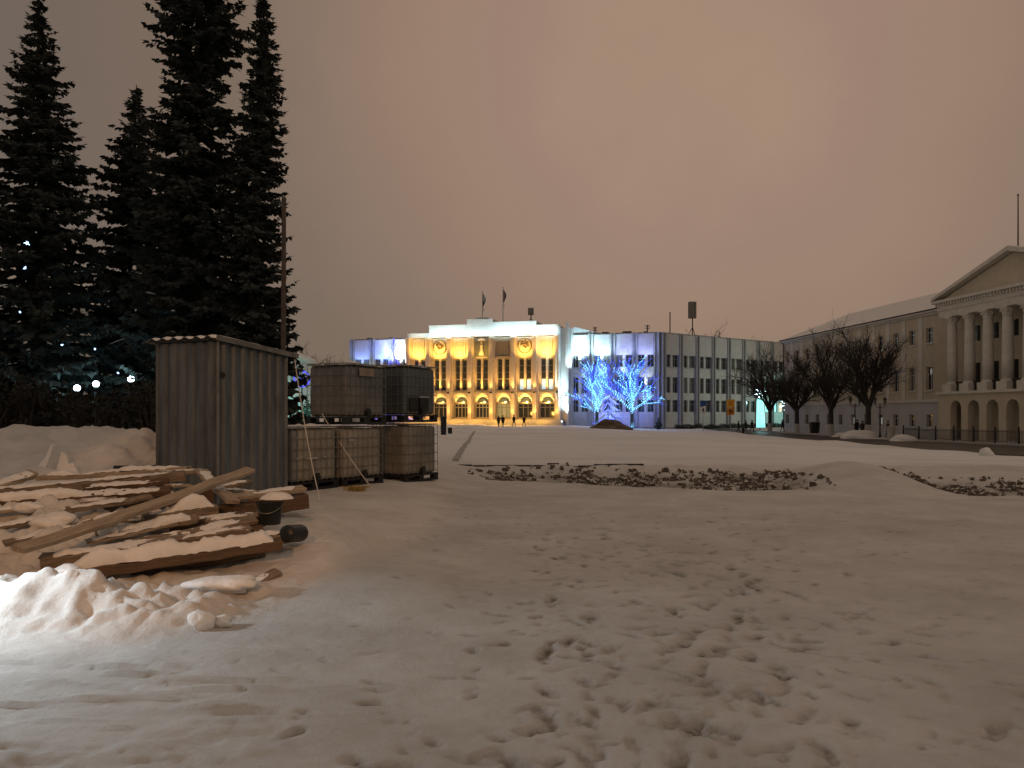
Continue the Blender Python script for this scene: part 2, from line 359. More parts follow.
# ------------------------------------------------------------------ ground
def make_ground():
    def axis(segs):
        out = []
        for a, b, st in segs: out += list(np.arange(a, b, st))
        return out
    def grow(a, b, s0, g):
        o = []; x = a; s = s0
        while x < b: o.append(x); x += s; s *= g
        return o
    right = grow(8, 900, 0.06, 1.045); left = [-v for v in grow(6.2, 900, 0.05, 1.045)][::-1]
    xs = np.array(left+list(np.arange(-6.15, 8, 0.028))+right)
    ys = np.array([-900, -300, -100, -40, -15, -6, -2, 0, 1, 2]+list(np.arange(2.6, 9.6, 0.026))+grow(9.6, 26, 0.03, 1.008)+grow(26, 900, 0.20, 1.06)+[900])
    X, Y = np.meshgrid(xs, ys); Z = height(X, Y); D = np.zeros_like(Z)
    # dirt: thin worn patches
    w = fbm(X*0.35, Y*0.35, 71, 4)
    D += 0.14*sst(w, 0.12, 0.5)
    D += 0.25*sst(fbm(X*0.05, Y*0.22, 72, 3), 0.15, 0.5)*sst(Y, 24, 30)*(1-sst(Y, 120, 140))
    lo_, hi_ = trench(X); t = sst(Y, lo_-0.2, lo_+0.9)*(1-sst(Y, hi_-0.6, hi_+0.1)); gp = sst(X, 6.2, 7.2)*(1-sst(X, 9.0, 9.9))
    D += 1.0*t*sst(X, -1.2, 0.6)*(1-gp)*(0.35+1.6*np.maximum(0, fbm(X*1.2, Y*1.2, 75, 4)+0.1))
    D += 0.75*sst(X, 36.0, 37)*(0.6+fbm(X*0.4, Y*0.2, 73, 3))*sst(Y, 20, 40)*0.55
    D += 0.75*sst(np.abs(Y-23.1), 0.25, 0.08)*sst(X, -1.6, -1.2)*(1-sst(X, 2.8, 3.8)) if False else 0
    # footprints
    rng = random.Random(4)
    prints = []
    def trail(x, y, ang, n, jit=0.03, depth=0.024):
        side = 1
        for i in range(n):
            ox = math.cos(ang+math.pi/2)*0.11*side; oy = math.sin(ang+math.pi/2)*0.11*side
            prints.append((x+ox+rng.gauss(0, jit), y+oy+rng.gauss(0, jit), ang+rng.gauss(0, 0.15)-side*0.12, depth*rng.uniform(0.35, 1.0), rng.uniform(0.85, 1.15)))
            st = rng.uniform(0.56, 0.72); x += math.cos(ang)*st; y += math.sin(ang)*st; ang += rng.gauss(0, 0.05); side = -side
    for k in range(9): trail(rng.uniform(0.2, 1.6), rng.uniform(2.7, 3.4), R(rng.uniform(60, 92)), rng.randint(9, 16))
    for k in range(6): trail(rng.uniform(1.0, 3.0), rng.uniform(5.5, 9), R(rng.uniform(55, 110)), rng.randint(5, 14), depth=0.022)
    for k in range(5): trail(rng.uniform(-1, 4), rng.uniform(3, 8), R(rng.uniform(-10, 40)), rng.randint(5, 10), depth=0.025)
    for k in range(420):
        y = 3.2+rng.random()**1.2*10; x = rng.gauss(0.14*y+0.15, 0.17*y)
        prints.append((x, y, R(rng.uniform(-30, 150)), rng.uniform(0.006, 0.024), rng.uniform(0.35, 1.05)))
    for k in range(330):
        y = rng.uniform(3.3, 12); x = rng.uniform(-0.55, 0.62)*y
        prints.append((x, y, R(rng.uniform(0, 180)), rng.uniform(0.004, 0.015), rng.uniform(0.25, 0.75)))
    for k in range(300):
        y = rng.uniform(3.4, 13); x = rng.uniform(0.02, 0.64)*y
        prints.append((x, y, R(rng.uniform(-40, 60)), rng.uniform(0.005, 0.017), rng.uniform(0.3, 0.8)))
    for (x, y, a, dp, sc) in prints:
        if x < -1.4 and y > 5.1: continue
        i0, i1 = np.searchsorted(xs, [x-0.4, x+0.4]); j0, j1 = np.searchsorted(ys, [y-0.4, y+0.4])
        if i1-i0 < 3 or j1-j0 < 3: continue
        xx = X[j0:j1, i0:i1]-x; yy = Y[j0:j1, i0:i1]-y
        wob = 1+0.9*vnoise(xx*13+x*7, yy*13+y*5, 81)
        u = (xx*math.cos(a)+yy*math.sin(a))/(0.125*sc); v = (-xx*math.sin(a)+yy*math.cos(a))/(0.052*sc)
        r = np.sqrt(u*u+v*v)*wob
        Z[j0:j1, i0:i1] += -dp*(1-sst(r, 0.55, 1.15)) + dp*0.2*np.exp(-((r-1.45)/0.33)**2)
        D[j0:j1, i0:i1] += (0.62*min(1, dp/0.022))*(1-sst(r, 0.35, 1.15))*(0.5+np.clip(1.6*vnoise(xx*16+x*3, yy*16+y, 82)+0.5, 0, 1))
    ny, nx = X.shape
    me = bpy.data.meshes.new('ground')
    me.vertices.add(nx*ny)
    me.vertices.foreach_set('co', np.stack([X, Y, Z], -1).astype(np.float32).ravel())
    idx = np.arange(nx*ny).reshape(ny, nx)
    q = np.stack([idx[:-1, :-1], idx[:-1, 1:], idx[1:, 1:], idx[1:, :-1]], -1).reshape(-1, 4)
    me.loops.add(q.size); me.loops.foreach_set('vertex_index', q.ravel().astype(np.int32))
    me.polygons.add(len(q)); me.polygons.foreach_set('loop_start', (np.arange(len(q))*4).astype(np.int32))
    me.polygons.foreach_set('use_smooth', np.ones(len(q), bool))
    me.update(calc_edges=True)
    a = me.attributes.new('dirt', 'FLOAT', 'POINT'); a.data.foreach_set('value', np.clip(D, 0, 1).astype(np.float32).ravel())
    a = me.attributes.new('spill_lift', 'FLOAT', 'POINT'); a.data.foreach_set('value', (0.85*sst(Y, 22, 27)*(1-sst(X, road_edge(Y)-1, road_edge(Y)))).astype(np.float32).ravel())  # whitens snow past the trench in place of the facade lamps' spill
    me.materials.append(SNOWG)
    o = bpy.data.objects.new('ground', me); COL.objects.link(o); tag(o, kind='structure')
make_ground()

def strip(name, xa, xb, y0, y1, m, dz=0.012, nx=8, step=2.0):
    mb = MB(); ys = np.arange(y0, y1+step, step); vs = []
    for y in ys:
        for i in range(nx+1):
            a, b = xa(y), xb(y); x = a+(b-a)*i/nx
            vs.append((x, y, float(base(x, y))+dz))
    fs = [(j*(nx+1)+i, j*(nx+1)+i+1, (j+1)*(nx+1)+i+1, (j+1)*(nx+1)+i) for j in range(len(ys)-1) for i in range(nx)]
    return tag(mb.add(vs, fs).build(name, m, smooth=True), kind='structure')
strip('road', lambda y: road_edge(y)-0.1, lambda y: 36.1+0.01*y, 22, 148, ASPH)
mb = MB()
for y in np.arange(24, 146, 2.0):
    x0, x1 = 36.1+0.01*y, 36.1+0.01*(y+2)
    zb = float(base(x0, y)); mb.box(x0, x0+0.22, y, y+1.985, zb-0.2, zb+0.13)
tag(mb.build('kerb', KERB), kind='structure')
# kerb line running away over the square at the left
mb = MB(); a = Vector((-1.75, 24.4)); b = Vector((-4.2, 88))
for i in range(40):
    p = a.lerp(b, i/40); q = a.lerp(b, (i+0.97)/40); z = H(p.x, p.y); z2 = H(q.x, q.y)
    w = 0.09
    mb.add([(p.x-w, p.y, z-0.2), (p.x+w, p.y, z-0.2), (p.x+w, p.y, z+0.07), (p.x-w, p.y, z+0.07), (q.x-w, q.y, z2-0.2), (q.x+w, q.y, z2-0.2), (q.x+w, q.y, z2+0.07), (q.x-w, q.y, z2+0.07)],
           [(0,1,2,3),(7,6,5,4),(0,4,5,1),(1,5,6,2),(2,6,7,3),(3,7,4,0)])
tag(mb.build('square_kerb', KERB), kind='structure')
# broken edge of the old paving along the far side of the trench
mb = MB(); rng = random.Random(8); x = -1.6
while x < 3.6:
    w = rng.uniform(0.35, 0.8); y = 22.9+rng.gauss(0, 0.03); z = min(H(x, y), H(x+w, y))
    mb.box(x, x+w-0.02, y, y+0.16, z-0.2, z+0.035+rng.uniform(0, 0.02)); x += w
tag(mb.build('trench_kerb', mat('dark_kerb', (0.06, 0.05, 0.045), 0.9)), kind='structure')
# rubble of broken asphalt in the trench
def chunk(mb, c, r, rng):
    rot = Euler((rng.uniform(0, 6), rng.uniform(0, 6), rng.uniform(0, 6))).to_matrix()
    vs = []
    for z in (-1, 1):
        for k in range(5):
            a = k*1.2566+rng.uniform(-0.3, 0.3); q = rng.uniform(0.7, 1.15)
            vs.append(Vector(c)+rot @ Vector((math.cos(a)*q*r, math.sin(a)*q*r, z*r*rng.uniform(0.35, 0.6))))
    mb.add(vs, [(4,3,2,1,0), (5,6,7,8,9)]+[(k, (k+1) % 5, 5+(k+1) % 5, 5+k) for k in range(5)])
rng = random.Random(5); mb = MB(); spots = []
n = 0
while n < 2300:
    x = rng.uniform(-1.2, 7.1) if rng.random() < 0.66 else rng.uniform(9.0, 15.5)
    lo_, hi_ = trench(np.array(x)); lo_ = float(lo_); hi_ = float(hi_)
    if rng.random() > float(sst(np.array(x), -1.8, 2.2))*0.9+0.1 or rng.random() < 0.5-fbm1(x*0.9, 3.0, 5, 3)-0.25: continue
    q = rng.random()**0.7; y = lo_+0.25+(hi_-lo_-0.2)*q+rng.gauss(0, 0.18)
    if fbm1(x*1.1, y*1.1, 55, 3) < -0.28: continue
    r = 0.022+0.075*rng.random()**3
    spots.append((x, y, r)); n += 1
for (x, y, r), z in zip(spots, height(np.array([q[0] for q in spots]), np.array([q[1] for q in spots]))): chunk(mb, (x, y, float(z)+r*0.35), r, rng)
tag(mb.build('rubble', RUB), 'dark broken asphalt rubble strewn along the trench across the snowy square', 'rubble', kind='stuff')
# ------------------------------------------------------------------ corrugated shed
def corr(mb, L, z0, z1, T, pitch=0.19, depth=0.036, z1b=None):
    """trapezoid sheet along a in 0..L; T(a, out, z); z1 -> z1b along the length"""
    if z1b is None: z1b = z1
    prof = []; a = 0.0
    while a < L-1e-6:
        for da, o in ((0, 0), (0.075, 0), (0.10, depth), (0.165, depth)):
            if a+da < L: prof.append((a+da, o))
        a += pitch
    prof.append((L, 0))
    vs = []; t = 0.004
    for a, o in prof:
        zt = z1+(z1b-z1)*a/L
        vs += [T(a, o, z0), T(a, o, zt), T(a, o-t, z0), T(a, o-t, zt)]
    fs = []
    for i in range(len(prof)-1):
        p, q = 4*i, 4*i+4
        fs += [(p, q, q+1, p+1), (p+2, p+3, q+3, q+2), (p+1, q+1, q+3, p+3), (p, p+2, q+2, q)]
    n = 4*(len(prof)-1)
    fs += [(0, 1, 3, 2), (n, n+2, n+3, n+1)]
    mb.add(vs, fs)
cor = P(218, 414, 11.5); sz = 0.33
rz = math.atan2(0.43, -0.90)                    # local x runs along the left face, local -y... see below
shed = thing('shed', 'narrow grey corrugated metal shed standing behind the heap of snowy planks', 'shed', (cor.x, cor.y, sz), 0)
lu = Vector((-0.9, 0.43, 0)).normalized(); ru = Vector((0.43, 0.9, 0)).normalized()
WL, WR, HT = 1.27, 1.48, 2.33
nl = Vector((-0.43, -0.9, 0)).normalized(); nr = Vector((0.9, -0.43, 0)).normalized()
def TL(a, o, z): return lu*a+nl*o+Vector((0, 0, z))
def TR(a, o, z): return ru*a+nr*o+Vector((0, 0, z))
def TBk(a, o, z): return ru*WR+lu*a-nl*o+Vector((0, 0, z))
def TBl(a, o, z): return lu*WL+ru*a-nr*o+Vector((0, 0, z))
mb = MB(); corr(mb, WL, -0.1, HT, TL); mb.build('wall_panel', SHEET, shed)
mb = MB(); corr(mb, WR, -0.1, HT, TR, z1b=HT-0.13); mb.build('wall_panel', SHEET, shed)
mb = MB(); corr(mb, WL, -0.1, HT-0.13, TBk); mb.build('wall_panel', SHEET, shed)
mb = MB(); corr(mb, WR, -0.1, HT, TBl, z1b=HT-0.13); mb.build('wall_panel', SHEET, shed)
mb = MB(); mb.tube([(0.02*nl+0.02*nr)+Vector((0, 0, -0.1)), (0.02*nl+0.02*nr)+Vector((0, 0, HT))], 0.022, 8); mb.build('corner_post', ROOFSHEET, shed)
for z in (1.80,):
    mb = MB(); mb.tube([TR(0.03, 0.05, z), TR(0.03, 0.05, z+0.09)], 0.014, 8); mb.box(0.03, 0.09, 0.038, 0.048, z+0.02, z+0.07, lambda v: TR(v.x, v.y, v.z)); mb.build('hinge', IRON, shed)
# roof sheet: waves run back along ru
def roofz(a, b): return HT+0.035-0.13*b/WR
mb = MB(); vs = []; nA, nB = 72, 6; A0, A1, B0, B1 = -0.09, WL+0.11, -0.13, WR+0.12
def wave(a): return 0.022*math.copysign(abs(math.sin(a*math.pi/0.115))**0.6, math.sin(a*math.pi/0.115))
for s_ in (0, -0.006):
    for i in range(nA+1):
        for j in range(nB+1):
            a = A0+(A1-A0)*i/nA; b = B0+(B1-B0)*j/nB; vs.append(lu*a+ru*b+Vector((0, 0, roofz(a, b)+wave(a)+s_)))
fs = []; n1 = (nA+1)*(nB+1)
for i in range(nA):
    for j in range(nB):
        k = i*(nB+1)+j; fs += [(k, k+1, k+nB+2, k+nB+1), (n1+k, n1+k+nB+1, n1+k+nB+2, n1+k+1)]
mb.add(vs, fs); roof = mb.build('roof', ROOFSHEET, shed)
mb = MB()
for i in range(nA):                                                  # closing strip of the front eave
    a = A0+(A1-A0)*i/nA; a2 = A0+(A1-A0)*(i+1)/nA
    mb.add([lu*a+ru*B0+Vector((0, 0, roofz(a, B0)+wave(a))), lu*a2+ru*B0+Vector((0, 0, roofz(a, B0)+wave(a2))), lu*a2+ru*B0+Vector((0, 0, roofz(a, B0)+wave(a2)-0.03)), lu*a+ru*B0+Vector((0, 0, roofz(a, B0)+wave(a)-0.03))], [(0, 1, 2, 3)])
mb.build('roof_edge', IRON, shed)
mb = MB(); mb.box(-0.125, -0.105, B0, B1, 0, 0.075, lambda v: lu*v.x+ru*v.y+Vector((0, 0, roofz(0, v.y)-0.045+v.z))); mb.build('fascia', ROOFSHEET, shed)
# snow: lumps in the valleys at the front eave, thin sheet further back
rng = random.Random(3); mb = MB(); vs = []; nA, nB = 60, 20
for i in range(nA+1):
    for j in range(nB+1):
        a = A0+0.02+(A1-A0-0.04)*i/nA; b = B0-0.015+(B1-B0-0.05)*j/nB
        hgt = 0.03+0.022*math.sin(a*math.pi/0.115)+0.02*(vn1(a*6, b*6, 9))
        e = min(1, (i+0.3)/3, (nA-i+0.3)/3, (j+0.25)/1.5, (nB-j+0.3)/3)
        vs.append(lu*a+ru*b+Vector((0, 0, roofz(a, b)+0.004+max(0.0, hgt)*e+wave(a)*0.6)))
mb.add(vs, [(i*(nB+1)+j, i*(nB+1)+j+1, (i+1)*(nB+1)+j+1, (i+1)*(nB+1)+j) for i in range(nA) for j in range(nB)])
mb.build('snow', SNOW, shed, smooth=True)

# ------------------------------------------------------------------ liquid tanks in cages
def make_tank(label, tankmat, corner, ang, plates, snow, dark_base=False, sc=1.0):
    """corner = the bottom corner nearest the camera; local x along the long side, local y into the stack"""
    t = thing('caged_tank', label, 'tank', corner, ang, 'caged liquid tanks stacked two high beside the shed')
    Lx, Ly, Hh = 1.2, 1.0, 1.16
    t.scale = (1, 1, sc)
    mb = MB()
    for y in (0.0, 0.44, 0.88): mb.box(0.0, Lx, y, y+0.12, 0.0, 0.045)
    for y in (0.0, 0.44, 0.88):
        for x in (0.0, 0.52, 1.05): mb.box(x, x+0.15, y+0.005, y+0.115, 0.045, 0.115)
    mb.box(0, Lx, 0, Ly, 0.115, 0.145); mb.build('pallet', BLACK if dark_base else IRON, t)
    mb = MB(); mb.box(0.035, Lx-0.035, 0.035, Ly-0.035, 0.15, 1.09)
    bt = mb.build('bottle', tankmat, t, bevel=0.07)
    for p in bt.data.polygons: p.use_smooth = True
    mb = MB(); mb.lathe([(0.13, 0), (0.13, 0.035), (0.11, 0.05)], (Lx/2, Ly/2, 1.085), 20); mb.build('cap', BLACK, t, smooth=False)
    mb = MB(); r = 0.011
    for z in (0.19, 0.37, 0.55, 0.73, 0.91, 1.12):
        c = [(r, r), (Lx-r, r), (Lx-r, Ly-r), (r, Ly-r)]
        for k in range(4):
            a, b = c[k], c[(k+1) % 4]; mb.tube([(a[0], a[1], z), (b[0], b[1], z)], 0.010 if z > 1.1 else 0.006, 6)
    n = 8
    for k in range(n+1):
        x = r+(Lx-2*r)*k/n
        for y in (r, Ly-r): mb.tube([(x, y, 0.145), (x, y, 1.12)], 0.006, 6)
    n = 6
    for k in range(1, n):
        y = r+(Ly-2*r)*k/n
        for x in (r, Lx-r): mb.tube([(x, y, 0.145), (x, y, 1.12)], 0.006, 6)
    for x in (0.28, 0.92): mb.tube([(x, r, 1.12), (x, Ly-r, 1.12)], 0.013, 6)
    mb.build('cage', GALV, t)
    mb = MB(); mb.tube([(0.6, 0.06, 0.22), (0.6, -0.015, 0.22)], 0.05, 10); mb.tube([(0.6, -0.015, 0.22), (0.6, -0.06, 0.20)], [0.06, 0.055], 10); mb.box(0.55, 0.65, -0.045, -0.03, 0.26, 0.30)
    mb.build('valve', BLACK, t)
    for (x0, x1, z0, z1, m, nm) in plates:
        mb = MB(); mb.box(x0, x1, -0.022, -0.012, z0, z1); mb.build(nm, m, t)
    if snow:
        mb = MB(); nx, ny = 24, 20; vs = []
        for i in range(nx+1):
            for j in range(ny+1):
                x = 0.0+Lx*i/nx; y = Ly*j/ny; e = min(1, (i+.2)/3, (nx-i+.2)/3, (j+.2)/3, (ny-j+.2)/3)
                vs.append((x, y, 1.096+max(-0.01, (0.035+0.10*(vn1(x*7+corner[0]*3, y*7, 77)))*e)))
        mb.add(vs, [(i*(ny+1)+j, (i+1)*(ny+1)+j, (i+1)*(ny+1)+j+1, i*(ny+1)+j+1) for i in range(nx) for j in range(ny)])
        mb.build('snow', SNOW, t, smooth=True)
    return t
u = Vector((0.487, 0.873, 0)).normalized(); o0 = Vector((-3.87, 13.3, 0)); ang = math.atan2(u.y, u.x)
def at(t, z): q = o0+u*t; return (q.x, q.y, z)
wp = [(0.34, 0.62, 0.55, 0.58, PLATE, 'label_strip'), (0.10, 0.14, 0.56, 0.59, PLATE, 'label_strip'), (0.78, 0.83, 0.56, 0.59, PLATE, 'label_strip')]
ZB = 0.255
make_tank('pale caged tank at ground level right against the corrugated shed', TANK, at(0.20, ZB), ang, wp, True)
make_tank('caged tank at ground level in the middle, under the tank with two shaded sides showing', TANK, at(1.50, ZB-0.02), ang, [(0.15, 0.3, 0.86, 0.89, PLATE, 'label_strip')], False)
cC = Vector((-2.2, 16.2, 0))
make_tank('caged tank at ground level farthest from the shed, at the open end of the stack', TANK4, (cC.x, cC.y, 0.17), ang, [], False, sc=1.08)
make_tank('brown caged tank on the upper level nearest the shed, with snow on its rim', TANK3, at(1.60, ZB-0.02+1.165), ang, [(0.35, 0.80, 0.90, 1.05, mat('faded_label', (0.27, 0.21, 0.17), 0.7), 'label_plate')], True, True, sc=1.03)
make_tank('dark grey caged tank on the upper level with two black plates low on its side', TANK2, (cC.x-0.02, cC.y+0.03, 0.17+1.165*1.08), ang,
          [(0.16, 0.46, 0.22, 0.48, BLACK, 'label_plate'), (0.52, 0.84, 0.22, 0.48, BLACK, 'label_plate'), (0.5, 0.86, 0.49, 0.52, PLATE, 'label_strip')], True, True, sc=1.06)
# ropes
def sag(a, b, s, n=14):
    a = Vector(a); b = Vector(b)
    return [a.lerp(b, i/n)+Vector((0, 0, -s*4*(i/n)*(1-i/n))) for i in range(n+1)]
ra = cor+ru*(WR+0.05)+nr*0.10; e1 = P(320, 500, 12.3); e1.z = H(e1.x, e1.y)+0.01
mb = MB(); mb.tube(sag((ra.x, ra.y, sz+HT-0.17), e1, 0.16), 0.0085, 5)
tag(mb.build('rope', ROPE), 'slack white rope hanging from the shed eave down to the snow', 'rope')
q = o0+u*1.60-Vector((0.873, -0.487, 0))*0.62; e2 = P(373, 487, 14.2); e2.z = H(e2.x, e2.y)+0.01
mb = MB(); mb.tube(sag((q.x+0.02, q.y-0.03, ZB+1.165+0.19), e2, 0.05), 0.0095, 5)
tag(mb.build('rope', ROPE), 'white rope stretched slantwise across the tanks from the upper tank to the snow', 'rope')
# tall thin post behind the shed
mb = MB(); mb.tube([(-4.66, 16.0, -0.2), (-4.64, 16.0, 3.2), (-4.63, 16.0, 5.95)], [0.055, 0.05, 0.042], 10); mb.lathe([(0.05, 0), (0.05, 0.04), (0.02, 0.07)], (-4.63, 16.0, 5.94), 10)
tag(mb.build('post', mat('rusty_post', (0.10, 0.075, 0.06), 0.8, var=0.3)), 'tall thin dark metal post rising behind the corrugated shed', 'post')
# black pipe lying in the rear snow bank
mb = MB(); a = P(114, 457, 12.2); b = P(172, 457, 12.4); zz_ = max(H(a.x+(b.x-a.x)*q/6, a.y+(b.y-a.y)*q/6) for q in range(7)); a.z = zz_+0.03; b.z = zz_+0.03
mb.tube([a, b], 0.075, 14, cap=False); mb.tube([b, a], 0.06, 14, cap=False)
for p_ in (a, b): mb.lathe([(0.06, -0.001), (0.061, 0.001)], (0, 0, -50), 3)
mb.v = [v if v[2] > -40 else (a.x+0.3, a.y, a.z) for v in mb.v]
tag(mb.build('pipe', BLACK, smooth=True), 'black plastic pipe lying on the snow bank to the left of the shed', 'pipe')

# ------------------------------------------------------------------ lumber pile
PG = 'boards and beams of the snowy lumber pile'
def frame_of(A, B, roll=0.0):
    x = (B-A); L_ = x.length; x.normalize(); y = Vector((0, 0, 1)).cross(x).normalized(); z = x.cross(y)
    m = Matrix((x, y, z)).transposed()
    return L_, m @ Matrix.Rotation(roll, 3, 'X')
def lumber(name, label, cat, A, B, w, t, m, roll=0.0, snow=0.0, seed=1, snow_w=1.0):
    """A, B: ends of the top face's middle line; w width, t thickness"""
    L_, rot = frame_of(A, B, roll); rng = random.Random(seed)
    root = thing(name, label, cat, (0, 0, 0), 0, PG)
    root.matrix_world = Matrix.Translation(A) @ rot.to_4x4()
    n = 10; mb = MB(); vs = []
    wob = [(rng.gauss(0, 0.006), rng.gauss(0, 0.005)) for _ in range(n+1)]
    for i in range(n+1):
        x = L_*i/n; dy, dz = wob[i]; bow = 0.012*math.sin(math.pi*i/n)*rng.choice((1, 1))
        ww = w*(1+rng.gauss(0, 0.015)); c = min(0.008, t*0.2)
        for (y, z) in ((-ww/2+c, 0), (ww/2-c, 0), (ww/2, -c), (ww/2, -t+c), (ww/2-c, -t), (-ww/2+c, -t), (-ww/2, -t+c), (-ww/2, -c)):
            vs.append((x+(0.012*rng.gauss(0, 1) if i in (0, n) else 0), y+dy, z+dz-bow))
    fs = [tuple(range(8)), tuple(8*n+k for k in reversed(range(8)))]
    for i in range(n):
        for k in range(8): fs.append((8*i+k, 8*i+8+k, 8*i+8+(k+1) % 8, 8*i+(k+1) % 8))
    mb.add(vs, fs); mb.build('board', m, root)
    if snow:
        nx = max(10, int(L_/0.025)); ny = 8; vs = []
        s0, s1 = L_*rng.uniform(0.01, 0.06), L_*rng.uniform(0.94, 0.99)
        ph = rng.uniform(0, 50)
        for i in range(nx+1):
            x = s0+(s1-s0)*i/nx
            prof = (snow*(0.50+2.4*fbm1(x*2.6+ph, ph, 7, 4)) if snow < 0.03 else snow*1.45*max(0.05, 0.72+1.5*fbm1(x*3.4+ph, ph, 7, 4))); edge = 1+0.5*(vn1(x*5.3+ph, 3.1, 4))
            en = min(1, (i+0.3)/4, (nx-i+0.3)/4)
            for j in range(ny+1):
                a = math.pi*j/ny; hw = w*0.5*snow_w*edge*(0.86+0.5*vn1(x*9+ph, j//5*7.7, 8))
                vs.append((x, -math.cos(a)*hw, -0.010+(prof*math.sin(a)**0.6+0.020*(vn1(x*24+ph, a*2.5, 6)))*en))
        mb = MB(); mb.add(vs, [(i*(ny+1)+j, (i+1)*(ny+1)+j, (i+1)*(ny+1)+j+1, i*(ny+1)+j+1) for i in range(nx) for j in range(ny)])
        mb.build('snow', SNOW, root, smooth=True)
    return root
lumber('plank', 'long bare plank lying diagonally on top of the whole lumber pile', 'plank', P(20, 547, 6.6), P(251, 468, 9.3), 0.15, 0.05, WOOD2, R(12), 0, 1)
lumber('beam', 'long weathered beam along the rear of the pile, bare on its front face', 'beam', P(-40, 491, 9.0), P(185, 471, 9.7), 0.16, 0.11, WOOD, R(6), 0.02, 2)
lumber('plank', 'snow-covered plank right at the back of the pile before the shed', 'plank', P(40, 476, 10.0), P(188, 466, 10.2), 0.16, 0.06, WOOD2, 0, 0.03, 3)
lumber('plank', 'plank with a ragged white crust of snow along its edge, below the rear beam', 'plank', P(-25, 500, 8.3), P(171, 488, 8.9), 0.14, 0.06, WOOD3, R(20), 0.055, 4, 1.1)
lumber('plank', 'thin plank sticking up slightly out of the snow at the left-middle of the pile', 'plank', P(66, 507, 8.1), P(152, 495, 8.6), 0.12, 0.04, WOOD, R(10), 0.02, 5)
lumber('plank', 'short plank end sloping down across the diagonal plank near the shed', 'plank', P(200, 468, 9.9), P(233, 499, 8.5), 0.15, 0.045, WOOD2, R(-6), 0.012, 6)
lumber('plank', 'short stub of plank behind the diagonal plank end, before the shed', 'plank', P(196, 489, 9.3), P(249, 480, 9.7), 0.15, 0.06, WOOD, R(5), 0.025, 7)
lumber('plank', 'pale plank pointing right toward the tanks with a bare top', 'plank', P(222, 496, 8.7), P(304, 486, 9.2), 0.15, 0.05, WOOD2, R(8), 0.01, 8)
lumber('beam', 'dark heavy beam under the pale plank that points to the tanks', 'beam', P(214, 507, 8.6), P(306, 493, 9.15), 0.18, 0.16, WOOD3, R(4), 0, 9)
lumber('beam', 'beam with a rounded snow cap in the middle of the pile, left of the black bucket', 'beam', P(142, 514, 8.0), P(216, 504, 8.35), 0.17, 0.09, WOOD, R(4), 0.07, 10)
lumber('plank', 'mid-pile plank with patches of snow, running under the diagonal plank', 'plank', P(96, 532, 7.55), P(196, 516, 8.0), 0.15, 0.05, WOOD, R(16), 0.035, 11)
lumber('plank', 'plank with thin snow reaching toward the foot of the black bucket', 'plank', P(108, 547, 7.2), P(256, 517, 7.9), 0.14, 0.05, WOOD, R(18), 0.022, 12)
lumber('beam', 'broad brown beam on edge with bare face, second from the front of the pile', 'beam', P(42, 556, 6.9), P(250, 526, 7.6), 0.14, 0.13, WOOD, R(14), 0.018, 13)
lumber('beam', 'front beam of the pile with a thick white roll of snow on top', 'beam', P(56, 570, 6.62), P(281, 538, 7.25), 0.15, 0.09, WOOD3, R(6), 0.075, 14, 1.05)
lumber('beam', 'beam whose right end carries the black round pipe end', 'beam', P(190, 546, 7.2), P(297, 529, 7.7), 0.15, 0.10, WOOD, R(4), 0.03, 15)
lumber('plank', 'far-left plank tilted up out of the rear snow bank', 'plank', P(-30, 492, 9.3), P(34, 471, 10.0), 0.18, 0.06, WOOD2, R(14), 0.012, 16)
lumber('plank', 'short snow-covered plank lying in the bright snow in front of the pile', 'plank', P(16, 602, 6.05), P(88, 592, 6.2), 0.15, 0.05, WOOD, R(8), 0.05, 17)
lumber('pole', 'thin wooden pole slanting up out of the bright snow at the far left', 'pole', P(-8, 611, 5.9), P(45, 574, 6.5), 0.06, 0.06, WOOD, 0, 0.01, 18)
lumber('plank', 'board end sticking up to the right out of the front snow bank', 'plank', P(226, 592, 6.7), P(277, 570, 7.0), 0.14, 0.05, WOOD, R(6), 0.02, 19)
lumber('pole', 'thin pole lying on the orange-lit snow at the right end of the pile', 'pole', P(292, 566, 7.5), P(340, 547, 8.1), 0.045, 0.04, WOOD2, 0, 0, 20)
lumber('plank', 'rearmost right plank half hidden behind the short stub before the shed', 'plank', P(150, 470, 10.1), P(206, 469, 10.0), 0.13, 0.05, WOOD2, 0, 0.015, 21)
lumber('plank', 'narrow dark plank between the rear beam and the crusted plank', 'plank', P(84, 486, 9.2), P(168, 479, 9.5), 0.12, 0.05, WOOD3, R(12), 0.01, 22)
lumber('beam', 'dark beam buried low in the middle of the pile behind the broad brown beam', 'beam', P(120, 560, 7.0), P(262, 540, 7.5), 0.18, 0.14, WOOD3, 0, 0, 23)
lumber('plank', 'lower plank under the snow-capped middle beam', 'plank', P(120, 526, 7.9), P(245, 512, 8.3), 0.16, 0.06, WOOD3, R(8), 0.012, 24)

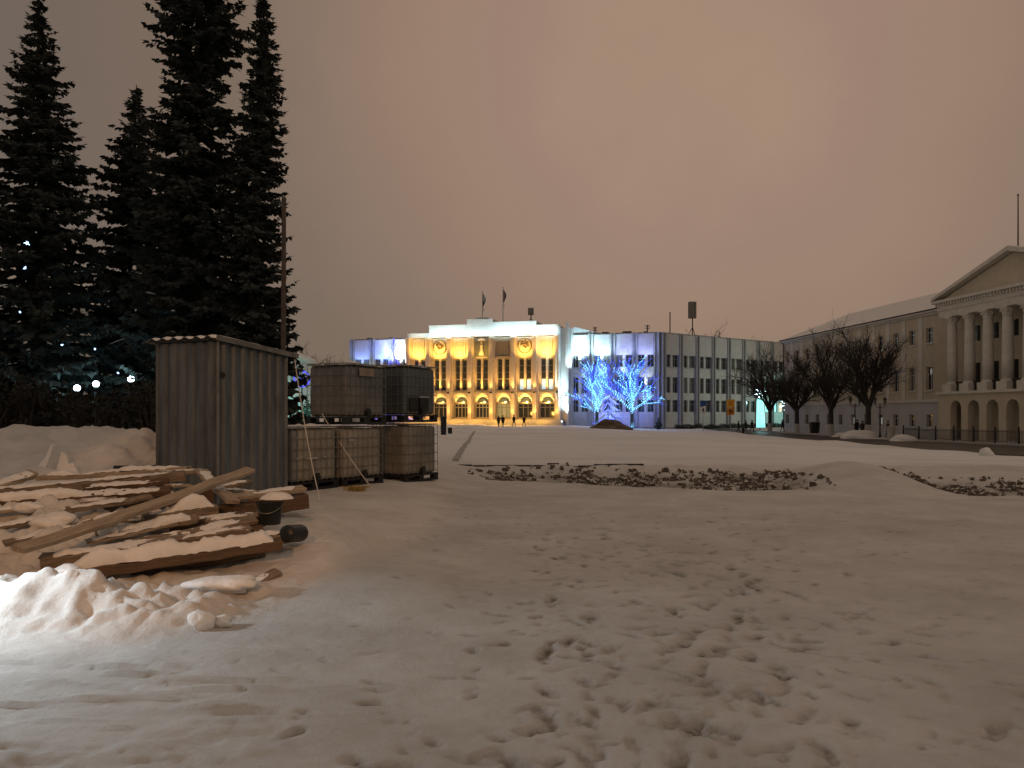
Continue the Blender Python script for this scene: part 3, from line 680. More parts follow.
lumber('beam', 'dark underlying beam just left of the black bucket', 'beam', P(170, 522, 8.1), P(262, 511, 8.5), 0.2, 0.16, WOOD3, 0, 0.02, 25)
lumber('plank', 'dark thin plank edge showing under the second beam from the front', 'plank', P(70, 566, 6.75), P(236, 542, 7.2), 0.16, 0.05, WOOD3, R(5), 0, 26)
lumber('plank', 'dark plank in the deep gap behind the front beam, toward the bucket', 'plank', P(150, 540, 7.4), P(262, 526, 7.8), 0.16, 0.06, WOOD3, R(4), 0.01, 27)
lumber('plank', 'loose short plank across the middle gap, left of the snow-capped beam', 'plank', P(104, 518, 7.9), P(150, 521, 8.1), 0.11, 0.04, WOOD, R(-10), 0.02, 28)
lumber('beam', 'dark beam at the bottom of the rear half of the pile, before the shed corner', 'beam', P(100, 499, 9.0), P(214, 489, 9.4), 0.18, 0.16, WOOD3, 0, 0.01, 29)
lumber('plank', 'long thin snowy plank at the left edge, between the crusted plank and the snow lumps', 'plank', P(-30, 512, 8.0), P(118, 496, 8.7), 0.12, 0.035, WOOD2, R(10), 0.02, 31)
lumber('plank', 'thin plank slanting down left through the snow lumps at the left edge', 'plank', P(-20, 530, 7.5), P(72, 509, 8.1), 0.11, 0.035, WOOD, R(12), 0.025, 32)
lumber('plank', 'thin split plank lying over the middle beams, left of the snow-capped beam', 'plank', P(86, 540, 7.3), P(176, 521, 7.9), 0.09, 0.03, WOOD2, R(14), 0.012, 33)
lumber('plank', 'long thin grey plank just behind the diagonal plank, left half of the pile', 'plank', P(4, 541, 7.2), P(150, 505, 8.3), 0.11, 0.04, WOOD, R(10), 0.02, 34)
lumber('plank', 'thin board poking right over the rear of the pile toward the tanks', 'plank', P(168, 483, 9.5), P(262, 491, 9.4), 0.10, 0.03, WOOD2, R(4), 0.015, 35)
lumber('plank', 'short pale board end lying on the black-bucket end of the pile', 'plank', P(206, 519, 8.0), P(258, 513, 8.2), 0.10, 0.035, WOOD2, R(6), 0.012, 36)
# bucket with a snow-topped board
bp_ = P(270, 524, 8.15); bk = thing('bucket', 'black plastic bucket with a snow-topped board over it, right end of the pile', 'bucket', bp_)
mb = MB(); mb.lathe([(0.105, 0), (0.13, 0.22), (0.145, 0.225), (0.145, 0.245), (0.128, 0.245), (0.10, 0.02)], (0, 0, 0), 22); mb.build('body', BLACK, bk, smooth=False)
mb = MB(); mb.tube([(0.14*math.cos(a), -0.15*abs(math.sin(a))-0.0, 0.225-0.10*math.sin(a)) for a in [math.pi*i/12 for i in range(13)]], 0.004, 5); mb.build('handle', GALV, bk)
mb = MB(); mb.box(-0.19, 0.24, -0.11, 0.11, 0.247, 0.262); mb.build('lid', WOOD3, bk)
mb = MB(); vs = []; n = 18
for i in range(n+1):
    for j in range(n+1):
        x = -0.10+0.34*i/n; y = -0.115+0.23*j/n; e = max(0, 1-((x-0.07)/0.17)**2-(y/0.115)**2)
        vs.append((x, y, 0.260+0.075*e**0.6+0.012*(vn1(x*18, y*18, 3))*min(1, e*4)))
mb.add(vs, [(i*(n+1)+j, (i+1)*(n+1)+j, (i+1)*(n+1)+j+1, i*(n+1)+j+1) for i in range(n) for j in range(n)]); mb.build('snow', SNOW, bk, smooth=True)
# round black pipe end
a = P(286, 534, 7.55); b = P(300, 533, 7.75)
d_ = (b-a).normalized(); mb = MB(); mb.tube([a-d_*0.02, a, a+d_*0.02, b, b+d_*0.03, b+d_*0.045], [0.05, 0.08, 0.086, 0.086, 0.078, 0.03], 18)
tag(mb.build('pipe', BLACK, smooth=False), 'short black pipe end at the right tip of the lumber pile below the bucket', 'pipe')

# loose ice and snow blocks
def icy(name, label, cat, c, sx, sy, sz_, seed, m=SNOW, sharp=False):
    bm = bmesh.new(); bmesh.ops.create_icosphere(bm, subdivisions=3, radius=1); rng = random.Random(seed); ph = rng.uniform(0, 90)
    for v in bm.verts:
        p = v.co; n_ = (fbm1(p.x*1.3+ph+p.z*0.7, p.y*1.3-ph+p.z*0.9, seed, 3))
        k = 1+0.55*n_
        if sharp:
            q = max(abs(p.x), abs(p.y), abs(p.z)); k *= 0.8/q*0.55+0.45
        v.co = Vector((p.x*sx*k, p.y*sy*k, p.z*sz_*k))
    me = bpy.data.meshes.new(name); bm.to_mesh(me); bm.free(); me.materials.append(m)
    me.polygons.foreach_set('use_smooth', [not sharp]*len(me.polygons))
    o = bpy.data.objects.new(name, me); COL.objects.link(o); o.location = c
    return tag(o, label, cat)
def G(px, Y, up=0.0): x = (px-512)/F*Y; return Vector((x, Y, H(x, Y)+up))
ICE = mat('grey_ice', (0.55, 0.57, 0.57), 0.35, var=0.25, scale=9, bump=0.4, bscale=25)
icy('snow_block', 'white chunk of packed snow with a dark hollow below, in the front bank', 'snow block', G(203, 5.85, 0.04), 0.10, 0.08, 0.08, 3)
icy('snow_block', 'small crumbly snow chunk right beside the white one in the front bank', 'snow block', G(222, 5.9, 0.03), 0.07, 0.06, 0.05, 4)
icy('ice_block', 'grey translucent ice block on the orange-lit snow right of the pile', 'ice block', P(322, 545, 8.25), 0.09, 0.08, 0.10, 5, ICE, True)
icy('snow_block', 'flat snow-covered slab with a dark gap under it, before the front beam', 'snow slab', P(226, 583, 6.6), 0.30, 0.17, 0.075, 6)
icy('snow_block', 'bright snow lump between planks at the left-middle of the pile', 'snow block', P(56, 521, 7.7), 0.19, 0.15, 0.085, 7)
icy('snow_block', 'rounded snow lump under the left end of the front beam', 'snow block', P(66, 573, 6.35), 0.13, 0.1, 0.065, 8)
icy('snow_block', 'small snow lump at the rear-left beside the crusted plank', 'snow block', P(30, 507, 8.2), 0.17, 0.13, 0.06, 9)
icy('snow_block', 'pointed little snow heap against the diagonal plank', 'snow block', P(108, 529, 7.55), 0.09, 0.08, 0.09, 12)
def shard(label, px, py, Y, pts):
    c = P(px, py, Y); c.z = H(c.x, c.y)-0.03; mb = MB()
    mb.prism([(a*Y/F, b*Y/F) for a, b in pts], -0.03, 0.03, lambda a, d, z: Vector((a, d+z*0.35, z)))
    o = mb.build('ice_slab', SNOW, bevel=0.008); o.location = c; return tag(o, label, 'ice slab')
shard('narrow upright slab of frozen snow on the rear bank, left one', 44, 470, 12.0, [(-9, -2), (2, -2), (6, 22), (3, 24), (0, 12)])
shard('wide triangular slab of frozen snow standing on the rear bank', 64, 470, 12.1, [(-8, -2), (16, -2), (7, 11), (4, 8), (-1, 18), (-6, 21)])
# straw tuft
rng = random.Random(6); c = G(355, 13.9); mb = MB()
for k in range(90):
    a = rng.uniform(0, 6.28); r0 = rng.uniform(0, 0.16); x = r0*math.cos(a)*1.4; y = r0*math.sin(a); b = rng.uniform(0, 6.28); l = rng.uniform(0.06, 0.16)
    mb.tube([(x, y, 0), (x+l*0.4*math.cos(b), y+l*0.4*math.sin(b), l*0.6), (x+l*math.cos(b), y+l*math.sin(b), l*0.55)], [0.006, 0.005, 0.002], 4)
o = mb.build('straw_tuft', mat('yellow_straw', (0.34, 0.24, 0.06), 0.8)); o.location = c; tag(o, 'yellowish tuft of straw on the snow in front of the tanks', 'straw')
# ------------------------------------------------------------------ trees
def spruce(name, label, x, y, prof, seed, group=None, dens=1.0, lean=0.0, snow=40, z0=None, cat='spruce'):
    """prof: [(height, radius)] from the ground up, last = top"""
    zb = H(x, y) if z0 is None else z0
    t = thing(name, label, cat, (x, y, zb), 0, group); rng = random.Random(seed)
    top = prof[-1][0]
    def rad(z):
        for (a, ra), (b, rb) in zip(prof, prof[1:]):
            if z <= b: return ra+(rb-ra)*(z-a)/(b-a)
        return prof[-1][1]
    def ax(z): return Vector((lean*z+0.12*math.sin(z*0.5+seed), 0.1*math.sin(z*0.4+seed*2), z))
    mb = MB(); mb.tube([ax(top*i/12) if i else Vector((ax(0).x, ax(0).y, -0.4)) for i in range(13)], [0.02+0.019*top*(1-i/12) for i in range(13)], 8); mb.build('trunk', BARK, t)
    mb = MB(); sn = MB()
    z = prof[0][0]+0.25
    while z < top-0.05:
        r = rad(z)*1.12; nb = int((6+4*min(1, r))*dens)
        a0 = rng.uniform(0, 6.28)
        for b in range(nb):
            if rng.random() < 0.07: continue
            az = a0+6.283*b/nb+rng.gauss(0, 0.25); L_ = max(0.12, r*rng.choice((rng.uniform(0.6, 1.0), rng.uniform(0.75, 1.05), rng.uniform(0.85, 1.14))))
            d = Vector((math.cos(az), math.sin(az), 0)); s_ = Vector((-d.y, d.x, 0)); o = ax(z+rng.uniform(-0.15, 0.15))
            droop = rng.uniform(0.35, 0.65); up = rng.uniform(0.25, 0.55)
            def pos(q): return o+d*L_*q+Vector((0, 0, L_*(-droop*q+up*q*q)))
            n = max(4, int(L_/0.085*dens)); fan = rng.uniform(0.7, 1.2)
            for k in range(n):
                q = (k+rng.random())/n
                if q < 0.12 and L_ > 0.5: continue
                p = pos(q); ln = (0.20+0.26*rng.random())*(1.15-0.45*q)*min(1, 0.40+L_*0.5)*fan
                for side in (-1, 1):
                    e = p+s_*side*ln*rng.uniform(0.4, 1.0)+d*ln*rng.uniform(0.2, 0.8)+Vector((0, 0, -ln*rng.uniform(-0.1, 0.45)))
                    m_ = p*0.6+e*0.4; w = (d*0.6+Vector((0, 0, -0.6))).normalized()*ln*rng.uniform(0.22, 0.40)
                    mb.add([p, m_+w, e, m_-w], [(0, 1, 2, 3)])
                e = p+Vector((0, 0, -ln*rng.uniform(0.3, 0.8)))+d*ln*0.35; m_ = p*0.7+e*0.3; w = (d+s_*rng.uniform(-1, 1)).normalized()*ln*0.42
                mb.add([p, m_+w, e, m_-w], [(0, 1, 2, 3)])
            tip = pos(1.0); e = tip+d*0.14+Vector((0, 0, 0.03)); w = s_*0.05
            mb.add([tip-d*0.08, tip+w, e, tip-w], [(0, 1, 2, 3)])
            if snow and rng.random() < snow/400.0 and L_ > 0.5:
                q0 = rng.uniform(0.55, 0.8); p = pos(q0)+Vector((0, 0, 0.03)); p2 = pos(q0+0.22)+Vector((0, 0, 0.03)); w = s_*rng.uniform(0.05, 0.12)
                sn.add([p-w*0.4, p2-w, p2+w, p+w*0.5, (p+p2)*0.5+Vector((0, 0, 0.05))], [(0, 1, 4), (1, 2, 4), (2, 3, 4), (3, 0, 4)])
        z += rng.uniform(0.26, 0.42)/dens*min(1, 0.55+0.4*r)
    for k in range(10):
        a = rng.uniform(0, 6.28); p = ax(top-0.35+0.03*k); e = p+Vector((0.06*math.cos(a), 0.06*math.sin(a), 0.12)); mb.add([p, e, p+Vector((0, 0, 0.03))], [(0, 1, 2)])
    mb.tube([ax(top-0.4), ax(top)+Vector((0, 0, 0.12))], [0.05, 0.012], 5)
    mb.build('foliage', NEEDLE, t)
    if sn.v: sn.build('snow', SNOW, t)
    return t
GS = 'tall dark spruces on the left behind the snow bank'
spruce('spruce', 'leftmost full spruce with an even pointed cone shape', (40-512)/F*27, 27, [(0.1, 2.3), (2.5, 2.5), (5, 2.25), (8, 1.75), (11, 1.15), (14, 0.5), (15.3, 0.1)], 11, GS, 1.1, snow=22)
spruce('spruce', 'shorter spruce with a narrow pointed top between the cone-shaped and the biggest spruce', (138-512)/F*30, 30, [(0.1, 2.5), (3, 2.6), (6, 2.1), (9, 1.5), (11.5, 0.75), (13.5, 0.12)], 12, GS, 1.1, snow=22)
spruce('spruce', 'biggest spruce with a ragged wide top cut by the upper edge', (197-512)/F*26, 26, [(0.1, 2.0), (3, 2.25), (7.5, 1.75), (10.5, 1.5), (11.6, 1.05), (12.6, 0.85), (13.3, 1.4), (13.9, 1.7), (14.8, 1.35), (16.5, 0.7), (18, 0.1)], 13, GS, 1.15, snow=22)
spruce('spruce', 'slender spire-like spruce just left of the tall post', (257-512)/F*25, 25, [(0.1, 1.3), (3, 1.3), (6, 1.05), (8.5, 0.80), (11, 0.62), (12.5, 0.42), (14.5, 0.12)], 14, GS, 1.2, lean=0.006, snow=12)
spruce('spruce', 'dark spruce at the extreme left edge of the view', (-75-512)/F*25, 25, [(0.1, 2.4), (4, 2.3), (8, 1.2), (10.5, 0.1)], 15, GS, 1.0, snow=10)
# undergrowth at their feet
def shrub(label, x, y, w, h, seed):
    t = thing('shrub', label, 'shrub', (x, y, H(x, y)), 0, 'leafless dark shrubs under the spruces'); rng = random.Random(seed); mb = MB(); lf = MB()
    for k in range(46):
        a = rng.uniform(0, 6.28); sp = rng.uniform(0.1, 1.0)*w; p = Vector((rng.gauss(0, w*0.3), rng.gauss(0, 0.2), -0.1)); q = p+Vector((math.cos(a)*sp*0.5, math.sin(a)*0.4, h*rng.uniform(0.5, 0.75))); e = q+Vector((math.cos(a)*sp*0.4, math.sin(a)*0.3, h*rng.uniform(0.1, 0.4)))
        mb.tube([p, q, e], [0.022, 0.014, 0.005], 4)
        for j in range(9):
            c = q.lerp(e, rng.random())+Vector((rng.gauss(0, 0.15), rng.gauss(0, 0.15), rng.gauss(-0.1, 0.2))); d = Vector((rng.gauss(0, 1), rng.gauss(0, 1), rng.gauss(0, 1))).normalized()*0.10; n_ = d.orthogonal().normalized()*0.05
            lf.add([c-d, c+n_, c+d, c-n_], [(0, 1, 2, 3)])
    mb.build('stems', BARK, t); lf.build('leaves', SHRUB, t)
for k, (px, Y, w, h, lb) in enumerate([(8, 21, 1.2, 1.9, 'dark shrub at the foot of the leftmost spruce'), (58, 22, 1.2, 1.7, 'dark shrub right of the leftmost spruce trunk'), (100, 21, 1.2, 1.5, 'dark shrub below the two bright lamps'), (150, 21.5, 1.1, 1.9, 'dark shrub beside the corrugated shed'), (-40, 20, 1.3, 2.0, 'dark shrub at the left edge of the view')]):
    shrub(lb, (px-512)/F*Y, Y, w, h, 30+k)

def bare_tree(seed, hgt, spread, trunk_h, r0, led=False, twigs=1.0, whitewash=False, limbs=7):
    """returns dict of MeshBuilders for a leafless tree at the origin"""
    rng = random.Random(seed); tr = MB(); cr_ = MB(); ledc = MB(); ledb = MB(); ww = MB()
    top = Vector((rng.gauss(0, 0.05), rng.gauss(0, 0.05), trunk_h))
    tr.tube([(0, 0, -0.3), (0, 0, 0.3), top*0.5, top], [r0*1.35, r0*1.1, r0*0.95, r0*0.9], 9)
    if whitewash: ww.tube([(0, 0, -0.3), (0, 0, 0.3), (0, 0, 1.25)], [r0*1.35+0.012, r0*1.1+0.014, r0*1.03+0.014], 9)
    def wrap(pts, r, mb, turns, rr):
        n = max(8, int(turns*7)); out = []
        for i in range(n+1):
            q = i/n*(len(pts)-1); k = min(int(q), len(pts)-2); p = pts[k].lerp(pts[k+1], q-k); a = i/n*turns*6.283
            d = (pts[k+1]-pts[k]).normalized(); u_ = d.orthogonal().normalized(); w_ = d.cross(u_); rad_ = r*(1-0.6*i/n)+0.02
            out.append(p+(u_*math.cos(a)+w_*math.sin(a))*rad_)
        mb.tube(out, rr, 4)
    if led: wrap([Vector((0, 0, 0.1)), top], r0*1.05, ledc, 15, 0.022)
    def grow(p, d, L_, r, lev):
        n = 4; pts = [p.copy()]; q = p.copy(); dd = d.normalized()
        for i in range(n):
            dd = (dd+Vector((rng.gauss(0, 0.10), rng.gauss(0, 0.10), rng.gauss(0.06, 0.08)))).normalized(); q = q+dd*L_/n; pts.append(q.copy())
        cr_.tube(pts, [r*(1-0.6*i/n) for i in range(n+1)], 6 if lev == 0 else (4 if lev == 1 else 3), cap=False)
        if led:
            if lev == 0: wrap(pts, r, ledc, L_*2.6, 0.020)
            elif lev == 1: wrap(pts, r*1.2, ledc if rng.random() < 0.55 else ledb, L_*2.2, 0.017)
            elif lev == 2 and rng.random() < 0.7: wrap(pts, r*1.2, ledc if rng.random() < 0.12 else ledb, L_*1.6, 0.015)
        if lev >= 3: return
        m_ = int(((10, 7, 5) if led else (9, 6, 5))[lev]*twigs*rng.uniform(0.8, 1.2))
        for k in range(m_):
            f = rng.uniform(0.22, 1.0) if lev else rng.uniform(0.25, 1.0); qq = f*n; i = min(int(qq), n-1); b = pts[i].lerp(pts[i+1], qq-i)
            base_d = (pts[i+1]-pts[i]).normalized(); a = rng.uniform(0, 6.283); u_ = base_d.orthogonal().normalized(); w_ = base_d.cross(u_)
            nd = base_d*rng.uniform(0.45, 0.9)+(u_*math.cos(a)+w_*math.sin(a))*rng.uniform(0.5, 0.9)+Vector((0, 0, 0.12))
            grow(b, nd, L_*rng.uniform(0.34, 0.62)*(1 if led else 1.08), r*0.44, lev+1)
    for k in range(limbs):
        a = 6.283*k/limbs+rng.gauss(0, 0.25); inc = rng.uniform(0.3, 1.05 if led else 0.88) if k else 0.05
        st = top*rng.uniform(0.8, 1.0)
        d = Vector((math.cos(a)*math.sin(inc), math.sin(a)*math.sin(inc), math.cos(inc)))
        L_ = min((hgt-trunk_h)*(0.80 if led else 0.64)/max(0.3, math.cos(inc)), spread*0.95/max(0.05, math.sin(inc)))
        grow(st, d, L_, r0*0.55, 0)
    return dict(trunk=tr, crown=cr_, ledc=ledc, ledb=ledb, ww=ww)
# street limes on the right
GL = 'leafless street limes along the right-hand pavement'
protos = []
for k, (px, Y, hh, sp_, lb) in enumerate([(770, 116, 12.3, 3.2, 'farthest leafless street lime, before the teal-lit end of the pale office wing'),
                                     (797, 105, 12.2, 2.7, 'second leafless lime from the office wing, thin trunk leaning'),
                                     (831, 93, 12.2, 2.6, 'third leafless lime, before the bluish wall of the columned building'),
                                     (868, 84, 11.9, 2.7, 'nearest leafless street lime, beside the twin-lantern lamp post')]):
    x = (px-512)/F*Y; d = bare_tree(100+k*7, hh, sp_, 3.4, 0.30, whitewash=True, twigs=1.12, limbs=9)
    t = thing('bare_tree', lb, 'tree', (x, Y, H(x, Y)), 0, GL)
    tk = d['trunk'].build('trunk', BARK2, t); d['ww'].build('whitewash', WHITEWASH, tk); d['crown'].build('crown', BARK2, t)
# trees wrapped in lights before the right wing
for (px, Y, hh, sp_, seed, lb) in [(597, 131, 10.5, 4.2, 7, 'left one of the two bare trees wrapped in cyan and blue light strings'), (632, 128, 10.5, 4.7, 19, 'right one of the two bare trees wrapped in cyan and blue light strings, brighter trunk')]:
    x = (px-512)/F*Y; d = bare_tree(seed, hh, sp_, 2.9, 0.27, led=True, twigs=0.85, limbs=8)
    t = thing('lit_tree', lb, 'tree', (x, Y, H(x, Y)), 0, 'bare trees wrapped in light strings')
    d['trunk'].build('trunk', BARK2, t); c_ = d['crown'].build('crown', BARK2, t)
    d['ledc'].build('light_string', LED_C, t); d['ledb'].build('light_string', LED_B, t)
    point((x, Y-1.2, 3.2), 300, (0.25, 0.5, 1.0), 0.5)
# conical light trees
def cone_tree(label, x, y, h, r, m, seed, z0=None):
    t = thing('light_cone_tree', label, 'light tree', (x, y, H(x, y) if z0 is None else z0), 0); rng = random.Random(seed); mb = MB(); lt = MB()
    mb.tube([(0, 0, -0.2), (0, 0, h)], [0.09, 0.03], 8); mb.build('pole', IRON, t)
    for tier in range(9):
        zb_ = 0.6+(h-0.9)*tier/9; rr = r*(1-tier/9.3)
        for k in range(14):
            a = 6.283*k/14+tier*0.3; lt.tube([(0.05*math.cos(a), 0.05*math.sin(a), zb_+h/9*1.15), (rr*0.55*math.cos(a), rr*0.55*math.sin(a), zb_+h/9*0.45), (rr*math.cos(a), rr*math.sin(a), zb_)], [0.02, 0.035, 0.03], 4)
            lt.sphere((rr*math.cos(a), rr*math.sin(a), zb_), 0.07, 6, 4)
    lt.build('light_string', m, t)
cone_tree('deep blue cone of light strings between the two lit bare trees', (608-512)/F*134, 134, 10.8, 2.6, LED_B2, 1)
cone_tree('blue light-string cone seen over the tanks, before the left wing of the gold-lit building', (394-512)/F*143, 143, 15.6, 4.4, LED_B2, 2)
# far bare treetops and small spruces seen over roofs
GT = 'far treetops rising over the roofs'
for k, (px, Y, hh, lb) in enumerate([(303, 135, 12.8, 'bare far tree seen over the low lit building beside the tanks'), (318, 145, 12.5, 'bare far tree right above the tank stack'), (340, 170, 13.0, 'bare far tree at the left end of the gold-lit building'),
                                     (700, 172, 20.6, 'bare treetop beside the rooftop antenna mast'), (733, 178, 19.8, 'bare treetop over the pale office wing, right of the small spruce tip'), (745, 182, 19.2, 'lowest bare treetop over the far end of the office wing')]):
    x = (px-512)/F*Y; d = bare_tree(300+k, hh, 4.2, hh*0.35, 0.28, twigs=0.8, limbs=12)
    t = thing('bare_tree', lb, 'tree', (x, Y, -0.4), 0, GT); d['trunk'].build('trunk', BARK2, t); d['crown'].build('crown', BARK2, t)
spruce('spruce', 'tiny spruce tip rising over the pale office wing roof', (719-512)/F*174, 174, [(5, 2.6), (14, 1.6), (18, 0.8), (20.4, 0.1)], 41, GT, 0.6, snow=0, z0=-0.4)
spruce('spruce', 'small dark spruce standing at the corner of the office wing', (659.5-512)/F*131, 131, [(0.05, 0.7), (0.8, 0.65), (1.6, 0.25), (1.9, 0.05)], 42, None, 1.0, snow=0)
# ------------------------------------------------------------------ main government building
K = Vector((25.9, 138.0, 0)); AA = math.atan2(-14.0, 57.1)
gov = thing('government_building', 'long modern public building across the square, gold-lit centre with pointed arches, blue and pale wings', 'building', K, AA)
GM = Matrix.Translation(K) @ Matrix.Rotation(AA, 4, 'Z')
class Face:
    def __init__(s, ox, oy, ang): s.ox, s.oy, s.c, s.s = ox, oy, math.cos(ang), math.sin(ang)
    def __call__(s, x, o, z): return Vector((s.ox+x*s.c+o*s.s, s.oy+x*s.s-o*s.c, z))
FA = Face(0, 0, 0); FB = Face(0, 0, R(49.6))
def fb(mb, f, x0, x1, o0, o1, z0, z1): return mb.box(x0, x1, o0, o1, z0, z1, lambda v: f(v.x, v.y, v.z))
def one(f, x0, x1, o0, o1, z0, z1, name, m, parent=gov, bevel=0): return fb(MB(), f, x0, x1, o0, o1, z0, z1).build(name, m, parent, bevel=bevel)
def WL_(f, x, o, z): return GM @ f(x, o, z)          # world position of a face point
def window(f, x0, x1, z0, z1, o, parent, lights=2, m=GLASS, fm=FRAME, rails=(0.5,), mull=0.06, name='window'):
    fr = MB(); b = 0.07
    fb(fr, f, x0, x1, o, o+0.09, z0, z0+b); fb(fr, f, x0, x1, o, o+0.09, z1-b, z1); fb(fr, f, x0, x0+b, o, o+0.09, z0+b, z1-b); fb(fr, f, x1-b, x1, o, o+0.09, z0+b, z1-b)
    for k in range(1, lights): xm = x0+(x1-x0)*k/lights; fb(fr, f, xm-mull/2, xm+mull/2, o+0.005, o+0.085, z0+b, z1-b)
    for q in rails: zm = z0+(z1-z0)*q; fb(fr, f, x0+b, x1-b, o+0.01, o+0.08, zm-mull/2, zm+mull/2)
    w = fr.build(name, fm, parent); fb(MB(), f, x0+b*0.5, x1-b*0.5, o+0.02, o+0.035, z0+b*0.5, z1-b*0.5).build('pane', m, w)
    return w
WR_ = random.Random(55)
def wing(f, bounds, panel=CONC, litmap={}, zt=15.9, lastfin=True):
    for i in range(len(bounds)-1):
        x0, x1 = bounds[i], bounds[i+1]; w = x1-x0; a, b = x0+0.52, x1-0.52; mid = (a+b)/2
        one(f, a, b, -0.45, 0.22, 12.1, zt-0.15, 'parapet_panel', panel)
        one(f, a, b, -0.45, 0.06, 9.75, 10.0 if False else 9.95, 'sill_band', CONC2)
        mb = MB()
        for (z0, z1) in ((8.15, 9.75), (4.1, 5.35), (-0.8, 1.95)): fb(mb, f, a, b, -0.45, -0.02, z0, z1)
        fb(mb, f, mid-0.26, mid+0.26, -0.45, 0.0, 1.95, 4.1); fb(mb, f, mid-0.26, mid+0.26, -0.45, 0.0, 5.35, 8.15); fb(mb, f, mid-0.26, mid+0.26, -0.45, 0.0, 9.95, 12.1)
        mb.build('spandrel', CONC, gov)
        for k, (z0, z1) in enumerate(((1.95, 4.1), (5.35, 8.15), (9.95, 12.1))):
            for h, (c0, c1) in enumerate(((a, mid-0.26), (mid+0.26, b))):
                window(f, c0, c1, z0, z1, -0.33, gov, 2, litmap.get((i, k, h), GLASS if WR_.random() < 0.7 else GLASS2), rails=(0.66,))
    for i, x in enumerate(bounds if lastfin else bounds[:-1]):
        mb = MB(); fb(mb, f, x-0.46, x-0.24, -0.45, 0.42, -0.8, zt); fb(mb, f, x+0.24, x+0.46, -0.45, 0.42, -0.8, zt); fb(mb, f, x-0.24, x+0.24, -0.45, 0.10, -0.8, zt-0.05)
        mb.build('fin', CONC2, gov)
# bodies
one(FA, -58.9, 0.0, -14, -0.45, -0.8, 15.6, 'wall', CONCD)
one(FB, 0.0, 40.0, -14, -0.45, -0.8, 15.45, 'wall', CONCD)
XW = [-58.3, -54.2, -50.3, -46.35]; wing(FA, XW, litmap={}, lastfin=False)
XR = [-16.1, -12.15, -8.2, -4.3, -0.55]; wing(FA, XR)
XB = [0.75+4.4*i for i in range(9)]; wing(FB, XB, litmap={(6, 0, 1): WIN_TEAL, (7, 0, 0): WIN_TEAL, (7, 0, 1): WIN_WARM})
one(FA, -58.9, -46.3, -14.2, 0.05, 15.78, 15.98, 'coping', CONC2); one(FA, -17.2, 0.3, -14.2, 0.05, 15.78, 15.98, 'coping', CONC2); one(FB, 0.2, 40.1, -14.2, 0.05, 15.80, 16.0, 'coping', CONC2)
# gold centre, seven bays
CO = 1.6
X0, X1 = -46.2, -17.9; BW = (X1-X0)/7
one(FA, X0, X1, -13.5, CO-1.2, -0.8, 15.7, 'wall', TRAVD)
def archpts(cx, hw, zs, zp, n=10):
    """pointed arch outline from left spring over the apex to right spring"""
    L_ = []; r = (hw*hw+(zp-zs)**2)/(2*hw)
    for i in range(n+1):
        z = zs+(zp-zs)*i/n; x = r-math.sqrt(max(0, r*r-(z-zs)**2)); L_.append((cx-hw+x, z))
    return L_+[(2*cx-x, z) for x, z in reversed(L_[:-1])]
for i in range(8):
    x = X0+BW*i
    mb = MB(); fb(mb, FA, x-0.32, x+0.32, CO-1.2, CO+0.75, -0.8, 15.75); fb(mb, FA, x-0.55, x+0.55, CO-1.2, CO+0.25, -0.8, 15.7)
    mb.build('pier', TRAV, gov)
    mb = MB(); fb(mb, FA, x-0.18, x+0.18, CO+0.75, CO+1.25, 5.35, 5.62); mb.build('lamp_bracket', IRON, gov)
